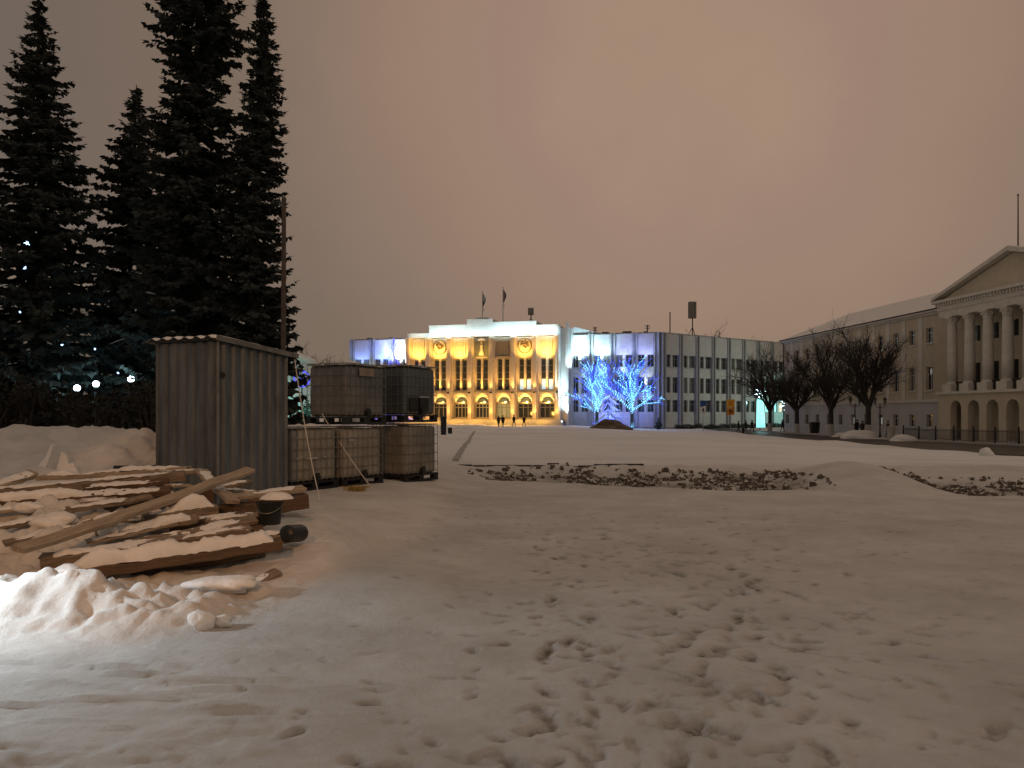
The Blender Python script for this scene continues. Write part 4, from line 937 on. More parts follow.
for i in range(7):
    a, b = X0+BW*i+0.55, X0+BW*(i+1)-0.55; c = (a+b)/2
    # upper panel
    m = TRAV if i not in (3, 4) else (CONCD if i == 3 else TRAVD)  # lampless bay takes the darker stone, its dimness put into the colour
    one(FA, a+0.05, b-0.05, CO-1.2, CO-0.35, 12.15, 15.6, 'upper_panel', m)
    if i in (1, 5):
        mb = MB(); T_ = lambda p, d, z: FA(p, d, z)
        pl = [(c+1.28*math.cos(t), 13.95+1.42*math.sin(t)) for t in [2*math.pi*k/28 for k in range(28)]]
        mb.prism(pl, CO-0.35, CO-0.22, T_); md = mb.build('medallion', TRAV, gov)
        mb = MB(); rng = random.Random(i)
        mb.tube([FA(c+1.2*math.cos(t), CO-0.17, 13.95+1.34*math.sin(t)) for t in [2*math.pi*k/28 for k in range(29)]], 0.08, 6)
        for s_ in range(7):
            t = s_*0.9+i; q = rng.uniform(0.25, 0.7); mb.sphere(FA(c+q*math.cos(t), CO-0.18, 14.2+q*math.sin(t)), 0.22, 8, 5, (1, 0.5, 1))
        mb.tube([FA(c-0.7, CO-0.18, 14.6), FA(c-0.2, CO-0.16, 14.15), FA(c+0.25, CO-0.16, 14.3), FA(c+0.75, CO-0.18, 13.8)], [0.10, 0.17, 0.15, 0.08], 6)
        mb.build('relief', mat('bronze_relief', (0.22, 0.15, 0.07), 0.5, metal=0.4), md)
    if i == 3:
        mb = MB(); mb.lathe([(0.42, 0), (0.5, 0.25), (0.32, 0.9), (0.25, 1.5), (0.3, 1.8), (0.12, 2.05), (0.2, 2.25), (0.16, 2.5), (0.02, 2.62)], FA(c, CO-0.12, 12.35), 12, 1, 0.6)
        mb.build('statue', TRAV, gov)
        mb = MB(); mb.prism([(c-0.75, 15.0), (c+0.75, 15.0), (c+0.55, 15.35), (c, 15.5), (c-0.55, 15.35)], CO-0.35, CO-0.05, lambda p, d, z: FA(p, d, z)); mb.build('canopy', TRAV, gov)
    elif i not in (1, 5):
        mb = MB()
        for k in range(-2, 3): fb(mb, FA, c+k*0.44-0.07, c+k*0.44+0.07, CO-0.35, CO-0.18, 12.4, 15.5)
        mb.build('rib', m, gov)
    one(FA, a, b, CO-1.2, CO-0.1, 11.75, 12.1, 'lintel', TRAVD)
    # middle storey: wall strips with two tall windows
    mb = MB(); w1 = 0.92; g = 0.40
    xs_ = (a, c-g/2-w1, c-g/2, c+g/2, c+g/2+w1, b)
    for k in (0, 2, 4): fb(mb, FA, xs_[k], xs_[k+1], CO-1.2, CO-0.45, 5.95, 11.75)
    mb.build('wall_strip', TRAV, gov)
    for k in (1, 3):
        window(FA, xs_[k], xs_[k+1], 8.05, 11.6, CO-0.95, gov, 1, rails=(0.33, 0.66))
        lit = WIN_LIT if (i in (5, 6)) else GLASS
        window(FA, xs_[k], xs_[k+1], 6.0, 7.95, CO-0.95, gov, 1, lit, rails=())
    # arched ground floor
    hw = (b-a)/2
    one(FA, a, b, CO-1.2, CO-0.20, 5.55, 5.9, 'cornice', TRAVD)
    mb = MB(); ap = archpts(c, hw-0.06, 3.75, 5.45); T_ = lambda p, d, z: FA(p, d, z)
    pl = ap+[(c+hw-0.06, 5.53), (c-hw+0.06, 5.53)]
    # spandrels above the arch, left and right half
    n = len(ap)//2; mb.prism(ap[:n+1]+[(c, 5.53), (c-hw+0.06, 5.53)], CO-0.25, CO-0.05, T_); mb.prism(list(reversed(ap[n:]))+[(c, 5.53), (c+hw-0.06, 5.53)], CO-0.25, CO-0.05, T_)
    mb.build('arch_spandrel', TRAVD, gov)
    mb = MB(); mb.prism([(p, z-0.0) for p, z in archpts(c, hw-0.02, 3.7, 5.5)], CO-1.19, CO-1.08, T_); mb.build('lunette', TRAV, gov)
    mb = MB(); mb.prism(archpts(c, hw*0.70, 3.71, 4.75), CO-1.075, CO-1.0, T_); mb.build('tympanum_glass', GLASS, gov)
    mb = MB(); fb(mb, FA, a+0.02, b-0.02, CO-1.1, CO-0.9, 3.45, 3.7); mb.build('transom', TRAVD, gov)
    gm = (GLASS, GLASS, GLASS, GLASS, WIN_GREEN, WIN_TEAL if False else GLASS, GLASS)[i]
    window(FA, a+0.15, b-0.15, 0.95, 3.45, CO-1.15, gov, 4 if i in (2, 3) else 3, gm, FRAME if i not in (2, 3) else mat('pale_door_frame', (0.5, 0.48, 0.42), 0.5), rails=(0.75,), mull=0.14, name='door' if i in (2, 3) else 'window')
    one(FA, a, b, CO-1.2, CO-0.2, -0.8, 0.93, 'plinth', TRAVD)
# attic band
one(FA, X0-0.1, X0+4.2, -3, CO+0.3, 15.72, 16.6, 'attic', CONC)
one(FA, X0+4.2, X0+11.6, -3, CO+0.45, 15.74, 18.0, 'attic', CONC)
one(FA, X0+11.6, X0+16.4, -4, CO+0.6, 15.76, 18.9, 'attic', CONC); one(FA, X0+13.0, X0+15.2, -2.5, CO-0.4, 18.9, 19.25, 'roof_box', CONC2)
one(FA, X0+16.4, X0+24.5, -3, CO+0.45, 15.74, 18.3, 'attic', CONC)
one(FA, X0+24.5, X1+0.2, -3, CO+0.35, 15.72, 17.6, 'attic', CONC)
# right pylon
mb = MB(); fb(mb, FA, X1+0.35, X1+2.6, -3, CO+0.9, -0.8, 16.8); fb(mb, FA, X1+1.75, X1+2.25, CO+0.9, CO+1.6, -0.8, 17.7); fb(mb, FA, X1+0.35, X1+0.75, CO+0.9, CO+1.3, -0.8, 17.2)
mb.build('pylon', CONC, gov)
mb = MB()
mb.add([FA(X1+2.6, -3, 15.98), FA(X1+2.6, 0.0, 15.98), FA(X1+2.6, 0.0, 17.3), FA(X1+2.6, -3, 17.3), FA(X1+7.5, 0.0, 15.99), FA(X1+7.5, -3, 15.99)], [(0, 1, 2, 3), (1, 4, 2), (0, 3, 5), (2, 4, 5, 3), (0, 5, 4, 1)])
mb.build('roof_slope', CONC2, gov)
# steps
for k in range(4): one(FA, X0-1.5+k*0.1, X1+1.5-k*0.1, CO-0.2, CO+4.2-k*0.5, -0.8, -0.15+k*0.26, 'step', KERB)
for x, l in ((-56.5, 0.9), (-52, 0.8), (-10.5, 1.2), (-6.8, 1.6), (-3, 0.7)): one(FA, x, x+l, -3.4, -2.6, 15.98, 16.35+0.1*l, 'vent', IRON)
# flags
def flag(px, ztop, Y, cols, label):
    x = (px-512)/F*Y; t = thing('flagpole', label, 'flagpole', (x, Y, 18.3), 0, 'flagpoles on the roof of the gold-lit building')
    h = ztop-18.3; mb = MB(); mb.tube([(0, 0, -0.3), (0, 0, h)], [0.085, 0.05], 8); mb.sphere((0, 0, h+0.06), 0.1, 8, 5); mb.build('pole', mat('flag_pole_metal', (0.12, 0.11, 0.10), 0.5), t)
    mb = MB(); n = 10; vs = []
    for j in range(n+1):
        for i in range(7):
            z = h-0.15-2.2*j/n-0.28*i*(0.3+0.5*j/n)/2; vs.append((0.07+0.09*i*(0.55+0.45*math.sin(j*0.5+1)), 0.09*math.sin(i*1.7+j*0.25), z-0.11*i))
    mb.add(vs, [(j*7+i, j*7+i+1, j*7+i+8, j*7+i+7) for j in range(n) for i in range(6)]); mb.mi = [min(2, (k//6)*3//n) for k in range(n*6)] if len(cols) == 3 else [0]*(n*6)
    mb.build('flag', cols, t, smooth=True)
FW, FBL, FR = mat('flag_white', (0.22, 0.21, 0.2), 0.9), mat('flag_blue', (0.04, 0.05, 0.11), 0.9), mat('flag_red', (0.15, 0.03, 0.03), 0.9)
flag(482.5, 1.6+122*143.5/F, 143.5, [FW, FBL, FR], 'left flagpole with a limp hanging tricolour flag')
flag(503, 1.6+125*143, 143, [FR], 'x') if False else flag(503, 1.6+126*143/F, 143, [mat('flag_dark', (0.10, 0.05, 0.05), 0.9)], 'right flagpole with a limp dark flag')
# rooftop antennas
def antenna(px, Y, z0, z1, w, label, box=True):
    x = (px-512)/F*Y; t = thing('antenna', label, 'antenna', (x, Y, z0)); h = z1-z0
    mb = MB(); mb.tube([(0, 0, -0.4), (0, 0, h)], 0.10, 8)
    if box: mb.tube([(-1.3, 0.3, -0.3), (0, 0, h*0.32)], 0.06, 6); mb.tube([(1.0, 0.8, -0.3), (0, 0, h*0.32)], 0.06, 6)
    mb.build('mast', IRON, t)
    if box:
        mb = MB(); hb = h*0.44
        for k in range(3):
            a = 2.09*k+0.4; mb.box(-w*0.32, w*0.32, w*0.22, w*0.42, h-hb, h, Matrix.Rotation(a, 4, 'Z'))
        mb.tube([(0, 0, h-hb+0.1), (0, 0, h-0.1)], w*0.3, 10); mb.build('panel', mat('antenna_panel', (0.20, 0.18, 0.16), 0.7), t)
    else:
        mb = MB()
        for q in (0.95, 0.8, 0.62): mb.tube([(-w*0.5, 0, h*q), (w*0.5, 0, h*q)], 0.05, 5)
        mb.build('crossbars', IRON, t)
antenna(692.5, 146, 15.5, 1.6+112*146/F, 1.6, 'tall rooftop antenna mast with dark panels over the pale office wing')
antenna(531, 144, 18.1, 1.6+106*144/F, 1.1, 'short dark antenna with stubby panels on the roof of the gold-lit building')
antenna(647.5, 141, 15.8, 1.6+89*141/F, 0.9, 'small thin aerial on the roof above the blue-lit bays', False)
antenna(595, 143, 15.8, 1.6+87*143/F, 0.8, 'smallest thin aerial beside the white pylon roof', False)
antenna(670, 141, 15.8, 1.6+102*141/F, 0.15, 'tall hair-thin aerial at the corner of the blue-lit bays', False)
# ------------------------------------------------------------------ facade floodlights
GOLD = (1.0, 0.50, 0.085); AMB = (1.0, 0.56, 0.14); CW = (0.60, 0.92, 1.0); BLU = (0.16, 0.28, 1.0); WH = (0.75, 0.88, 1.0)
EG = 2.2
LR = random.Random(77)
def jit(): return LR.uniform(0.65, 1.35)
for i in range(8):
    x = X0+BW*i
    spot(WL_(FA, x, CO+1.2, 5.65), WL_(FA, x, CO+0.45, 12.5), 480*EG*jit(), AMB, 60, 0.9)
    spot(WL_(FA, x, CO+1.5, 0.75), WL_(FA, x, CO+0.7, 4.5), 240*EG*jit(), AMB, 60, 0.9)
for i in range(7):
    c = X0+BW*(i+0.5)
    if i != 4: spot(WL_(FA, c, CO+1.7, 11.95), WL_(FA, c, CO-0.35, 13.9), (640 if i != 3 else 360)*EG*jit(), (1.0, 0.56, 0.10), 125, 0.8)
    spot(WL_(FA, c, CO+0.15, 3.75), WL_(FA, c, CO-1.0, 5.0), 300*EG*jit(), (1.0, 0.62, 0.16), 130, 0.5)
    spot(WL_(FA, c, CO+0.9, 5.9), WL_(FA, c, CO-0.9, 9.2), 330*EG*jit(), GOLD, 90, 0.8)
    point(WL_(FA, c, CO+4.6, 1.7), 200*EG, GOLD, 0.3)
def strip_light(xa, xb, o, z, e, c):
    l = bpy.data.lights.new('led_strip', 'AREA'); l.shape = 'RECTANGLE'; l.size = xb-xa; l.size_y = 0.15; l.energy = e; l.color = c
    ob = bpy.data.objects.new('led_strip', l); COL.objects.link(ob)
    fw = (WL_(FA, 0, -0.45, 0.9)-WL_(FA, 0, 0, 0)).normalized(); xd = (WL_(FA, 1, 0, 0)-WL_(FA, 0, 0, 0)).normalized(); zz = -fw; yy = zz.cross(xd)
    ob.matrix_world = Matrix.Translation(WL_(FA, (xa+xb)/2, o, z)) @ Matrix((xd, yy, zz)).transposed().to_4x4()
strip_light(X0+0.4, X0+4.0, CO+1.6, 15.75, 60, CW); strip_light(X0+4.4, X0+11.4, CO+1.7, 15.75, 330, CW); strip_light(X0+11.8, X0+16.2, CO+1.8, 15.75, 130, CW)
strip_light(X0+16.6, X0+24.3, CO+1.7, 15.75, 480, CW); strip_light(X0+24.7, X1, CO+1.6, 15.75, 170, CW)
spot(WL_(FA, X1+1.3, CO+3.2, 0.2), WL_(FA, X1+1.5, CO+0.9, 8), 9000, CW, 70, 0.8)
spot(WL_(FA, X1+0.9, CO+2.2, 3.5), WL_(FA, X1+0.8, CO+0.8, 12), 5000, CW, 60, 0.8)
spot(WL_(FA, X1+4.0, CO+2.5, 8.5), WL_(FA, X1+2.2, CO+0.9, 14), 4500, CW, 80, 0.8)
# left wing
def panel_light(f, x, e, c, z=11.2, o=2.3, deg=105): spot(WL_(f, x, o, z), WL_(f, x, 0.2, z+2.7), e*2.6, c, deg, 0.7)
panel_light(FA, -56.2, 260, BLU); panel_light(FA, -52.2, 330, BLU); panel_light(FA, -52.2, 160, WH, 8.6); panel_light(FA, -56.2, 200, CW, 8.6)
panel_light(FA, -48.9, 1300, WH); panel_light(FA, -46.9, 500, WH); panel_light(FA, -50.9, 500, BLU)
# right wing
panel_light(FA, XR[0]+1.97, 1250, CW); panel_light(FA, XR[1]+1.97, 620, CW); panel_light(FA, XR[1]+1.97, 900, CW, 7.6, 1.3, 60)
panel_light(FA, XR[2]+1.95, 300, (0.35, 0.42, 1.0)); panel_light(FA, XR[3]+1.9, 240, (0.35, 0.40, 1.0)); panel_light(FA, XR[3]+1.9, 420, WH, 5.6, 0.9, 50)
panel_light(FA, XR[2]+1.95, 420, WH, 7.8, 1.0, 60)
spot(WL_(FA, XR[2], 7, 0.6), WL_(FA, XR[2], 0, 4.5), 1300, (0.05, 0.10, 1.0), 110, 0.9)
spot(WL_(FA, XR[3], 8, 0.6), WL_(FA, XR[3]+1, 0, 5.5), 1100, (0.12, 0.16, 1.0), 110, 0.9)
spot(WL_(FA, XR[2], 11, 1.2), WL_(FA, XR[2], 0, 7.5), 3200, (0.55, 0.76, 1.0), 95, 0.9)
# pale teal wash over the far wing from the lit trees around its end
spot(WL_(FB, 34, 7.5, 4.0), WL_(FB, 33, 0, 3.0), 1600, (0.35, 1.0, 0.92), 120, 0.9)
spot(WL_(FB, 20, 22, 6.0), WL_(FB, 18, 0, 8.0), 3000, (0.72, 1.0, 0.90), 90, 1.0)
# star-shaped lit decorations near the far end of the wing
def deco(px, py, Y, label, kind_):
    p = P(px, py, Y); zb = H(p.x, p.y); t = thing('light_decoration', label, 'light decoration', (p.x, p.y, zb)); h = p.z-zb
    mb = MB(); mb.tube([(0, 0, -0.2), (0, 0, h)], 0.06, 8); mb.build('post', IRON, t)
    mb = MB()
    for k in range(3):
        a = math.pi*k/3+0.3
        sz_ = 0.6 if kind_ == 'ring' else 0.9; mb.tube([(-sz_*math.cos(a), -0.05, h-sz_*math.sin(a)), (sz_*math.cos(a), -0.05, h+sz_*math.sin(a))], 0.06, 5)
    if kind_ == 'ring': mb.tube([(0.75*math.cos(q), -0.05, h+0.75*math.sin(q)) for q in [6.2832*i/20 for i in range(21)]], 0.08, 5)
    mb.build('light_tube', LED_B2 if kind_ == 'ring' else LED_W, t)
    if kind_ == 'cascade':
        mb = MB()
        for k in range(9): mb.tube([(-0.5+0.12*k, -0.1, h-0.8), (-0.7+0.17*k+0.1, -0.15, 0.4)], 0.03, 4)
        mb.build('light_string', em('teal_led', (0.35, 1.0, 0.95), 3.0), t)
deco(760, 393, 128, 'white star light with a cascade of teal strings, left of the farthest lime trunk', 'cascade')
deco(785.5, 405, 126, 'white star light between the two farthest lime trunks', 'star')
deco(302, 379, 76, 'blue ring-shaped light ornament on a post beside the low lit building', 'ring')
# ------------------------------------------------------------------ columned classical building on the right
RP = Vector((45.6, 85.0, -1.0)); RA = math.atan2(1.0, -0.104)
col = thing('columned_building', 'long ochre classical building with an eight-column portico and snowy roof along the right side', 'building', RP, RA)
RM = Matrix.Translation(RP) @ Matrix.Rotation(RA, 4, 'Z')
FR_ = lambda x, o, z: Vector((x, o, z))         # x along the front (away from the camera), o outwards to the square
def rb(mb, x0, x1, o0, o1, z0, z1): return mb.box(x0, x1, o0, o1, z0, z1)
def ro(x0, x1, o0, o1, z0, z1, name, m, parent=col): return rb(MB(), x0, x1, o0, o1, z0, z1).build(name, m, parent)
XE = 36.3
wins = [0.9-3.12*0+3.12*k for k in range(12)]       # window axes along the wing beyond the portico
PC = -14.2; CS = 2.56
def holes_wall(x0, x1, zs, axes, ww, name, m, o0=-0.5, o1=0.0):
    """wall strip z0..z1 with rectangular openings hz0..hz1 at the axes"""
    z0, z1, h0, h1 = zs; mb = MB()
    rb(mb, x0, x1, o0, o1, z0, h0); rb(mb, x0, x1, o0, o1, h1, z1); xs_ = [x0]
    for a in axes: xs_ += [a-ww/2, a+ww/2]
    xs_.append(x1)
    for k in range(0, len(xs_), 2): rb(mb, xs_[k], xs_[k+1], o0, o1, h0, h1)
    return mb.build(name, m, col)
xw0 = PC+10.35
holes_wall(xw0, XE, (-0.5, 4.0, 1.15, 2.55), wins, 1.05, 'ground_floor_wall', GREYW)
holes_wall(xw0, XE, (4.0, 9.4, 5.2, 7.75), wins, 1.15, 'wall', YELLOWW)
holes_wall(xw0, XE, (9.4, 13.35, 10.35, 12.0), wins, 1.15, 'wall', YELLOWW)
ro(-44, XE-0.3, -14, -0.9, -0.5, 13.3, 'inner_wall', CONCD)
ro(-44, PC-10.35, -0.9, 0.0, -0.5, 13.35, 'wall', YELLOWW)
ro(XE-0.55, XE, -14, -0.51, -0.5, 13.34, 'wall', GREYW)
ro(xw0, XE+0.05, 0.0, 0.14, 3.9, 4.2, 'belt_course', WTRIM)
ro(-44, XE+0.4, -14.4, 0.18, 13.36, 13.6, 'cornice', WTRIM); ro(-44, XE+0.6, -14.6, 0.55, 13.6, 13.85, 'cornice', WTRIM)
for k, a in enumerate(wins[:-1]):                     # flat pilasters between the upper windows
    if k % 1 == 0:
        ro(a+1.18, a+1.94, 0.0, 0.07, 4.2, 13.34, 'pilaster', WTRIM)
litw = {(0, 2): WIN_WARM, (3, 0): WIN_WARM}
def rwin(a, ww, z0, z1, lit, sill=True):
    fr = MB(); b = 0.06
    for (x0, x1, q0, q1) in ((a-ww/2, a+ww/2, z0, z0+b), (a-ww/2, a+ww/2, z1-b, z1), (a-ww/2, a-ww/2+b, z0+b, z1-b), (a+ww/2-b, a+ww/2, z0+b, z1-b)): rb(fr, x0, x1, -0.30, -0.22, q0, q1)
    rb(fr, a-0.03, a+0.03, -0.295, -0.225, z0+b, z1-b); zm = z0+(z1-z0)*0.68; rb(fr, a-ww/2+b, a+ww/2-b, -0.29, -0.23, zm-0.03, zm+0.03)
    w = fr.build('window', WTRIM, col); rb(MB(), a-ww/2+0.03, a+ww/2-0.03, -0.275, -0.26, z0+0.03, z1-0.03).build('pane', lit, w)
    if sill: rb(MB(), a-ww/2-0.1, a+ww/2+0.1, -0.1, 0.12, z0-0.14, z0-0.002).build('sill', WTRIM, w)
PW = mat('faint_lit_pane', (0.2, 0.2, 0.2), 0.2, emit=(0.9, 0.92, 0.85), estr=0.22)
for k, a in enumerate(wins):
    rwin(a, 1.05, 1.15, 2.55, WIN_LIT if k in (3, 5) and False else GLASS, True)
    rwin(a, 1.15, 5.2, 7.75, GLASS2 if k % 4 == 1 else GLASS); rwin(a, 1.15, 10.35, 12.0, GLASS2 if k % 3 == 2 else GLASS)
    if k in (3, 5): rb(MB(), a-0.05, a+0.30, -0.25, -0.245, 1.35, 2.2).build('lit_blind', PW, col)
    if k in (0, 2): rb(MB(), a-0.1, a+0.2, -0.25, -0.245, 7.0 if k == 0 else 10.8, 7.55 if k == 0 else 11.5).build('lit_blind', PW, col)
# snowy hip roof
mb = MB(); e0, e1, rz0, rz1 = -44, XE+0.6, 13.86, 17.3
mb.add([(e0, 0.55, rz0), (e1, 0.55, rz0), (e1, -14.6, rz0), (e0, -14.6, rz0), (e0, -7, rz1), (e1-7, -7, rz1)], [(0, 1, 5, 4), (1, 2, 5), (2, 3, 4, 5), (3, 0, 4), (0, 3, 2, 1)])
mb.build('roof', SNOW, col)
mb = MB(); mb.tube([(e1-0.1, 0.6, 13.85), (PC+11.5, 0.6, 13.85)], 0.075, 6); mb.tube([(XE-0.1, 0.62, 13.85), (XE-0.1, 0.2, 13.2), (XE-0.1, 0.15, 0.2)], 0.07, 6); mb.build('gutter', IRON, col)
# portico
PX0, PX1 = PC-10.35, PC+10.35; PO = 2.2
def arch_bay(mb, x0, x1, z1, hw, zs, o0, o1):
    c = (x0+x1)/2; n = 12; rb(mb, x0, c-hw, o0, o1, -0.5, zs); rb(mb, c+hw, x1, o0, o1, -0.5, zs)
    pts = [(c-hw*math.cos(math.pi*k/n), zs+hw*math.sin(math.pi*k/n)) for k in range(n+1)]
    T_ = lambda a, d, z: Vector((a, d, z)); h = n//2
    mb.prism(pts[:h+1]+[(c, z1), (x0, z1), (x0, zs)], o0, o1, T_); mb.prism(list(reversed(pts[h:]))+[(c, z1), (x1, z1), (x1, zs)], o0, o1, T_)
for k in range(7):
    c = PC+(k-3)*CS; mb = MB(); arch_bay(mb, c-CS/2+0.001, c+CS/2-0.001, 4.6, 0.80, 3.15, PO-0.7, PO); mb.build('arch', YELLOWW, col)
for s_ in (-1, 1):
    a, b = sorted((PC+s_*3.5*CS, PC+s_*10.35)); ro(a, b, PO-0.7, PO, -0.5, 4.6, 'arcade_wall', YELLOWW)
    ro(*(sorted((PC+s_*10.35, PC+s_*9.75))), 0, PO-0.7, -0.5, 4.6, 'arcade_wall', YELLOWW)
ro(PX0, PX1, -0.9, 0.0, -0.5, 13.35, 'portico_back_wall', YELLOWW)
ro(PX0-0.1, PX1+0.1, 0.001, PO+0.25, 4.6, 4.85, 'portico_floor', WTRIM)
for k in range(7):                                     # tall dark doors and windows behind the columns
    c = PC+(k-3)*CS; ro(c-0.55, c+0.55, 0.0, 0.05, 4.87, 7.7, 'loggia_window', GLASS); ro(c-0.55, c+0.55, 0.0, 0.05, 9.9, 11.4, 'loggia_window', GLASS)
    mb = MB(); rb(mb, c-0.72, c+0.72, PO-0.55, PO-0.48, 5.72, 5.82)
    for q in range(11): rb(mb, c-0.7+q*0.135, c-0.66+q*0.135, PO-0.54, PO-0.49, 4.86, 5.72)
    mb.build('railing', IRON, col)
for k in range(8):
    x = PC+(k-3.5)*CS; cz = 4.852
    mb = MB(); mb.lathe([(0.50, 0.99), (0.49, 3.0), (0.46, 5.2), (0.42, 6.75)], (x, PO-0.55, cz), 20); c_ = mb.build('column', WTRIM, col, smooth=False)
    for p in c_.data.polygons: p.use_smooth = len(p.vertices) == 4
    mb = MB(); mb.box(x-0.66, x+0.66, PO-1.21, PO+0.11, cz, cz+0.75); mb.lathe([(0.62, 0.75), (0.62, 0.86), (0.53, 0.92), (0.52, 0.99)], (x, PO-0.55, cz), 20); mb.build('base', WTRIM, c_)
    mb = MB(); mb.lathe([(0.43, 6.75), (0.46, 6.8), (0.44, 6.85), (0.50, 7.1), (0.66, 7.42)], (x, PO-0.55, cz), 16); mb.box(x-0.62, x+0.62, PO-1.17, PO+0.07, cz+7.42, cz+7.55)
    for q in range(8):
        a = 6.283*q/8; mb.sphere((x+0.56*math.cos(a), PO-0.55+0.56*math.sin(a), cz+7.2), 0.11, 6, 4)
    mb.build('capital', WTRIM, c_)
ro(PX0+0.1, PX1-0.1, -0.6, PO+0.05, 12.405, 13.1, 'entablature', WTRIM); ro(PX0, PX1, -0.6, PO+0.15, 13.1, 13.55, 'entablature', WTRIM)
mb = MB(); rb(mb, PX0-0.4, PX1+0.4, -0.6, PO+0.6, 13.86, 14.15)
for k in range(52): x = PX0+0.1+k*0.4; rb(mb, x, x+0.2, PO+0.15, PO+0.4, 13.55, 13.858)
mb.build('entablature_cornice', WTRIM, col)
ro(PX0, PX1, -0.6, PO+0.16, 13.552, 13.855, 'frieze', WTRIM)
T_ = lambda a, d, z: Vector((a, d, z))
mb = MB(); mb.prism([(PX0+0.2, 14.15), (PX1-0.2, 14.15), (PC, 17.15)], -6.9, PO-0.1, T_); mb.build('pediment', YELLOWW, col)
for s_ in (-1, 1):
    mb = MB(); xa = PC+s_*10.75; mb.prism([(xa, 14.152), (xa, 14.45), (PC, 17.62), (PC, 17.25)] if s_ < 0 else [(PC, 17.25), (PC, 17.62), (xa, 14.45), (xa, 14.152)], -6.9, PO+0.6, T_); mb.build('raking_cornice', WTRIM, col)
    mb = MB(); mb.prism([(xa, 14.452), (xa, 14.53), (PC, 17.71), (PC, 17.622)], -6.9, PO+0.5, T_); mb.build('pediment_snow', SNOW, col)
p = RM @ Vector((PC-0.1, 1.75, 17.6)); Yp = p.y
mb = MB(); mb.tube([(p.x, p.y, p.z-1.0), (p.x, p.y, 1.6+219*Yp/F)], [0.075, 0.05], 8); mb.sphere((p.x, p.y, 1.6+219*Yp/F), 0.10, 8, 6)
tag(mb.build('flagpole', mat('flag_pole_metal', (0.12, 0.11, 0.10), 0.5)), 'bare flagpole without a flag standing on the pediment of the columned building', 'flagpole')

# ------------------------------------------------------------------ low lit building at the left behind the spruces
LP = Vector((-27.9, 110, 0)); LA = math.atan2(-1.0, -0.03)
lit = thing('lit_building', 'low white-walled building with snowy roof, lit teal, seen between the shed and the tanks', 'building', LP, LA)
# local x runs toward the camera, local -y is the left (back), +y outwards to the square
LMx = Matrix.Translation(LP) @ Matrix.Rotation(LA, 4, 'Z')
def lo(x0, x1, o0, o1, z0, z1, name, m, parent=lit): return MB().box(x0, x1, o0, o1, z0, z1).build(name, m, parent)
PALE = mat('pale_plaster', (0.50, 0.51, 0.50), 0.9, var=0.1, scale=0.8)
axes = [2.2+3.4*k for k in range(20)]; LX = 70.0
lo(0.4, LX, -11, -0.5, -0.5, 8.6, 'inner_wall', CONCD)
def lw(z0, z1, h0, h1):
    mb = MB(); mb.box(0, LX, -0.5, 0, z0, h0); mb.box(0, LX, -0.5, 0, h1, z1); xs_ = [0]
    for a in axes: xs_ += [a-0.6, a+0.6]
    xs_.append(LX)
    for k in range(0, len(xs_), 2): mb.box(xs_[k], xs_[k+1], -0.5, 0, h0, h1)
    mb.build('wall', PALE, lit)
lw(-0.5, 4.4, 1.3, 3.4); lw(4.4, 8.7, 5.2, 7.4)
lo(0, 0.395, -11, -0.5, -0.5, 8.7, 'wall', PALE)
rng = random.Random(12)
for k, a in enumerate(axes):
    for (z0, z1) in ((1.3, 3.4), (5.2, 7.4)):
        mb = MB(); mb.box(a-0.6, a+0.6, -0.3, -0.22, z0, z0+0.07); mb.box(a-0.6, a+0.6, -0.3, -0.22, z1-0.07, z1); mb.box(a-0.6, a-0.53, -0.3, -0.22, z0+0.07, z1-0.07); mb.box(a+0.53, a+0.6, -0.3, -0.22, z0+0.07, z1-0.07); mb.box(a-0.03, a+0.03, -0.295, -0.225, z0+0.07, z1-0.07)
        w = mb.build('window', WTRIM, lit); m = WIN_TEAL if (z0 < 3 and (k in (1, 2) or rng.random() < 0.12)) else GLASS
        MB().box(a-0.56, a+0.56, -0.275, -0.26, z0+0.03, z1-0.03).build('pane', m, w)
lo(-0.4, LX, -11.4, 0.4, 8.7, 9.05, 'cornice', WTRIM)
mb = MB(); mb.add([(-0.6, 0.6, 9.06), (LX, 0.6, 9.06), (LX, -11.6, 9.06), (-0.6, -11.6, 9.06), (5, -5.5, 12.2), (LX, -5.5, 12.2)], [(0, 1, 5, 4), (1, 2, 5), (2, 3, 4, 5), (3, 0, 4), (0, 3, 2, 1)]); mb.build('roof', SNOW, lit)
TEAL = (0.40, 0.95, 1.0)
for x, e in ((3, 520), (8, 520), (14, 420), (22, 300), (31, 300)):
    spot(LMx @ Vector((x, 4.5, 0.6)), LMx @ Vector((x, 0, 4.5)), e*0.8, TEAL, 100, 0.9)
spruce('spruce', 'small spruce lit green beside the low teal-lit building, seen left of the tanks', (306-512)/F*100, 100, [(0.05, 1.4), (1.5, 1.2), (3.2, 0.5), (4.2, 0.05)], 51, None, 0.9, snow=0)
point((-25.6, 97.5, 1.6), 420, (0.25, 1.0, 0.75), 0.3)
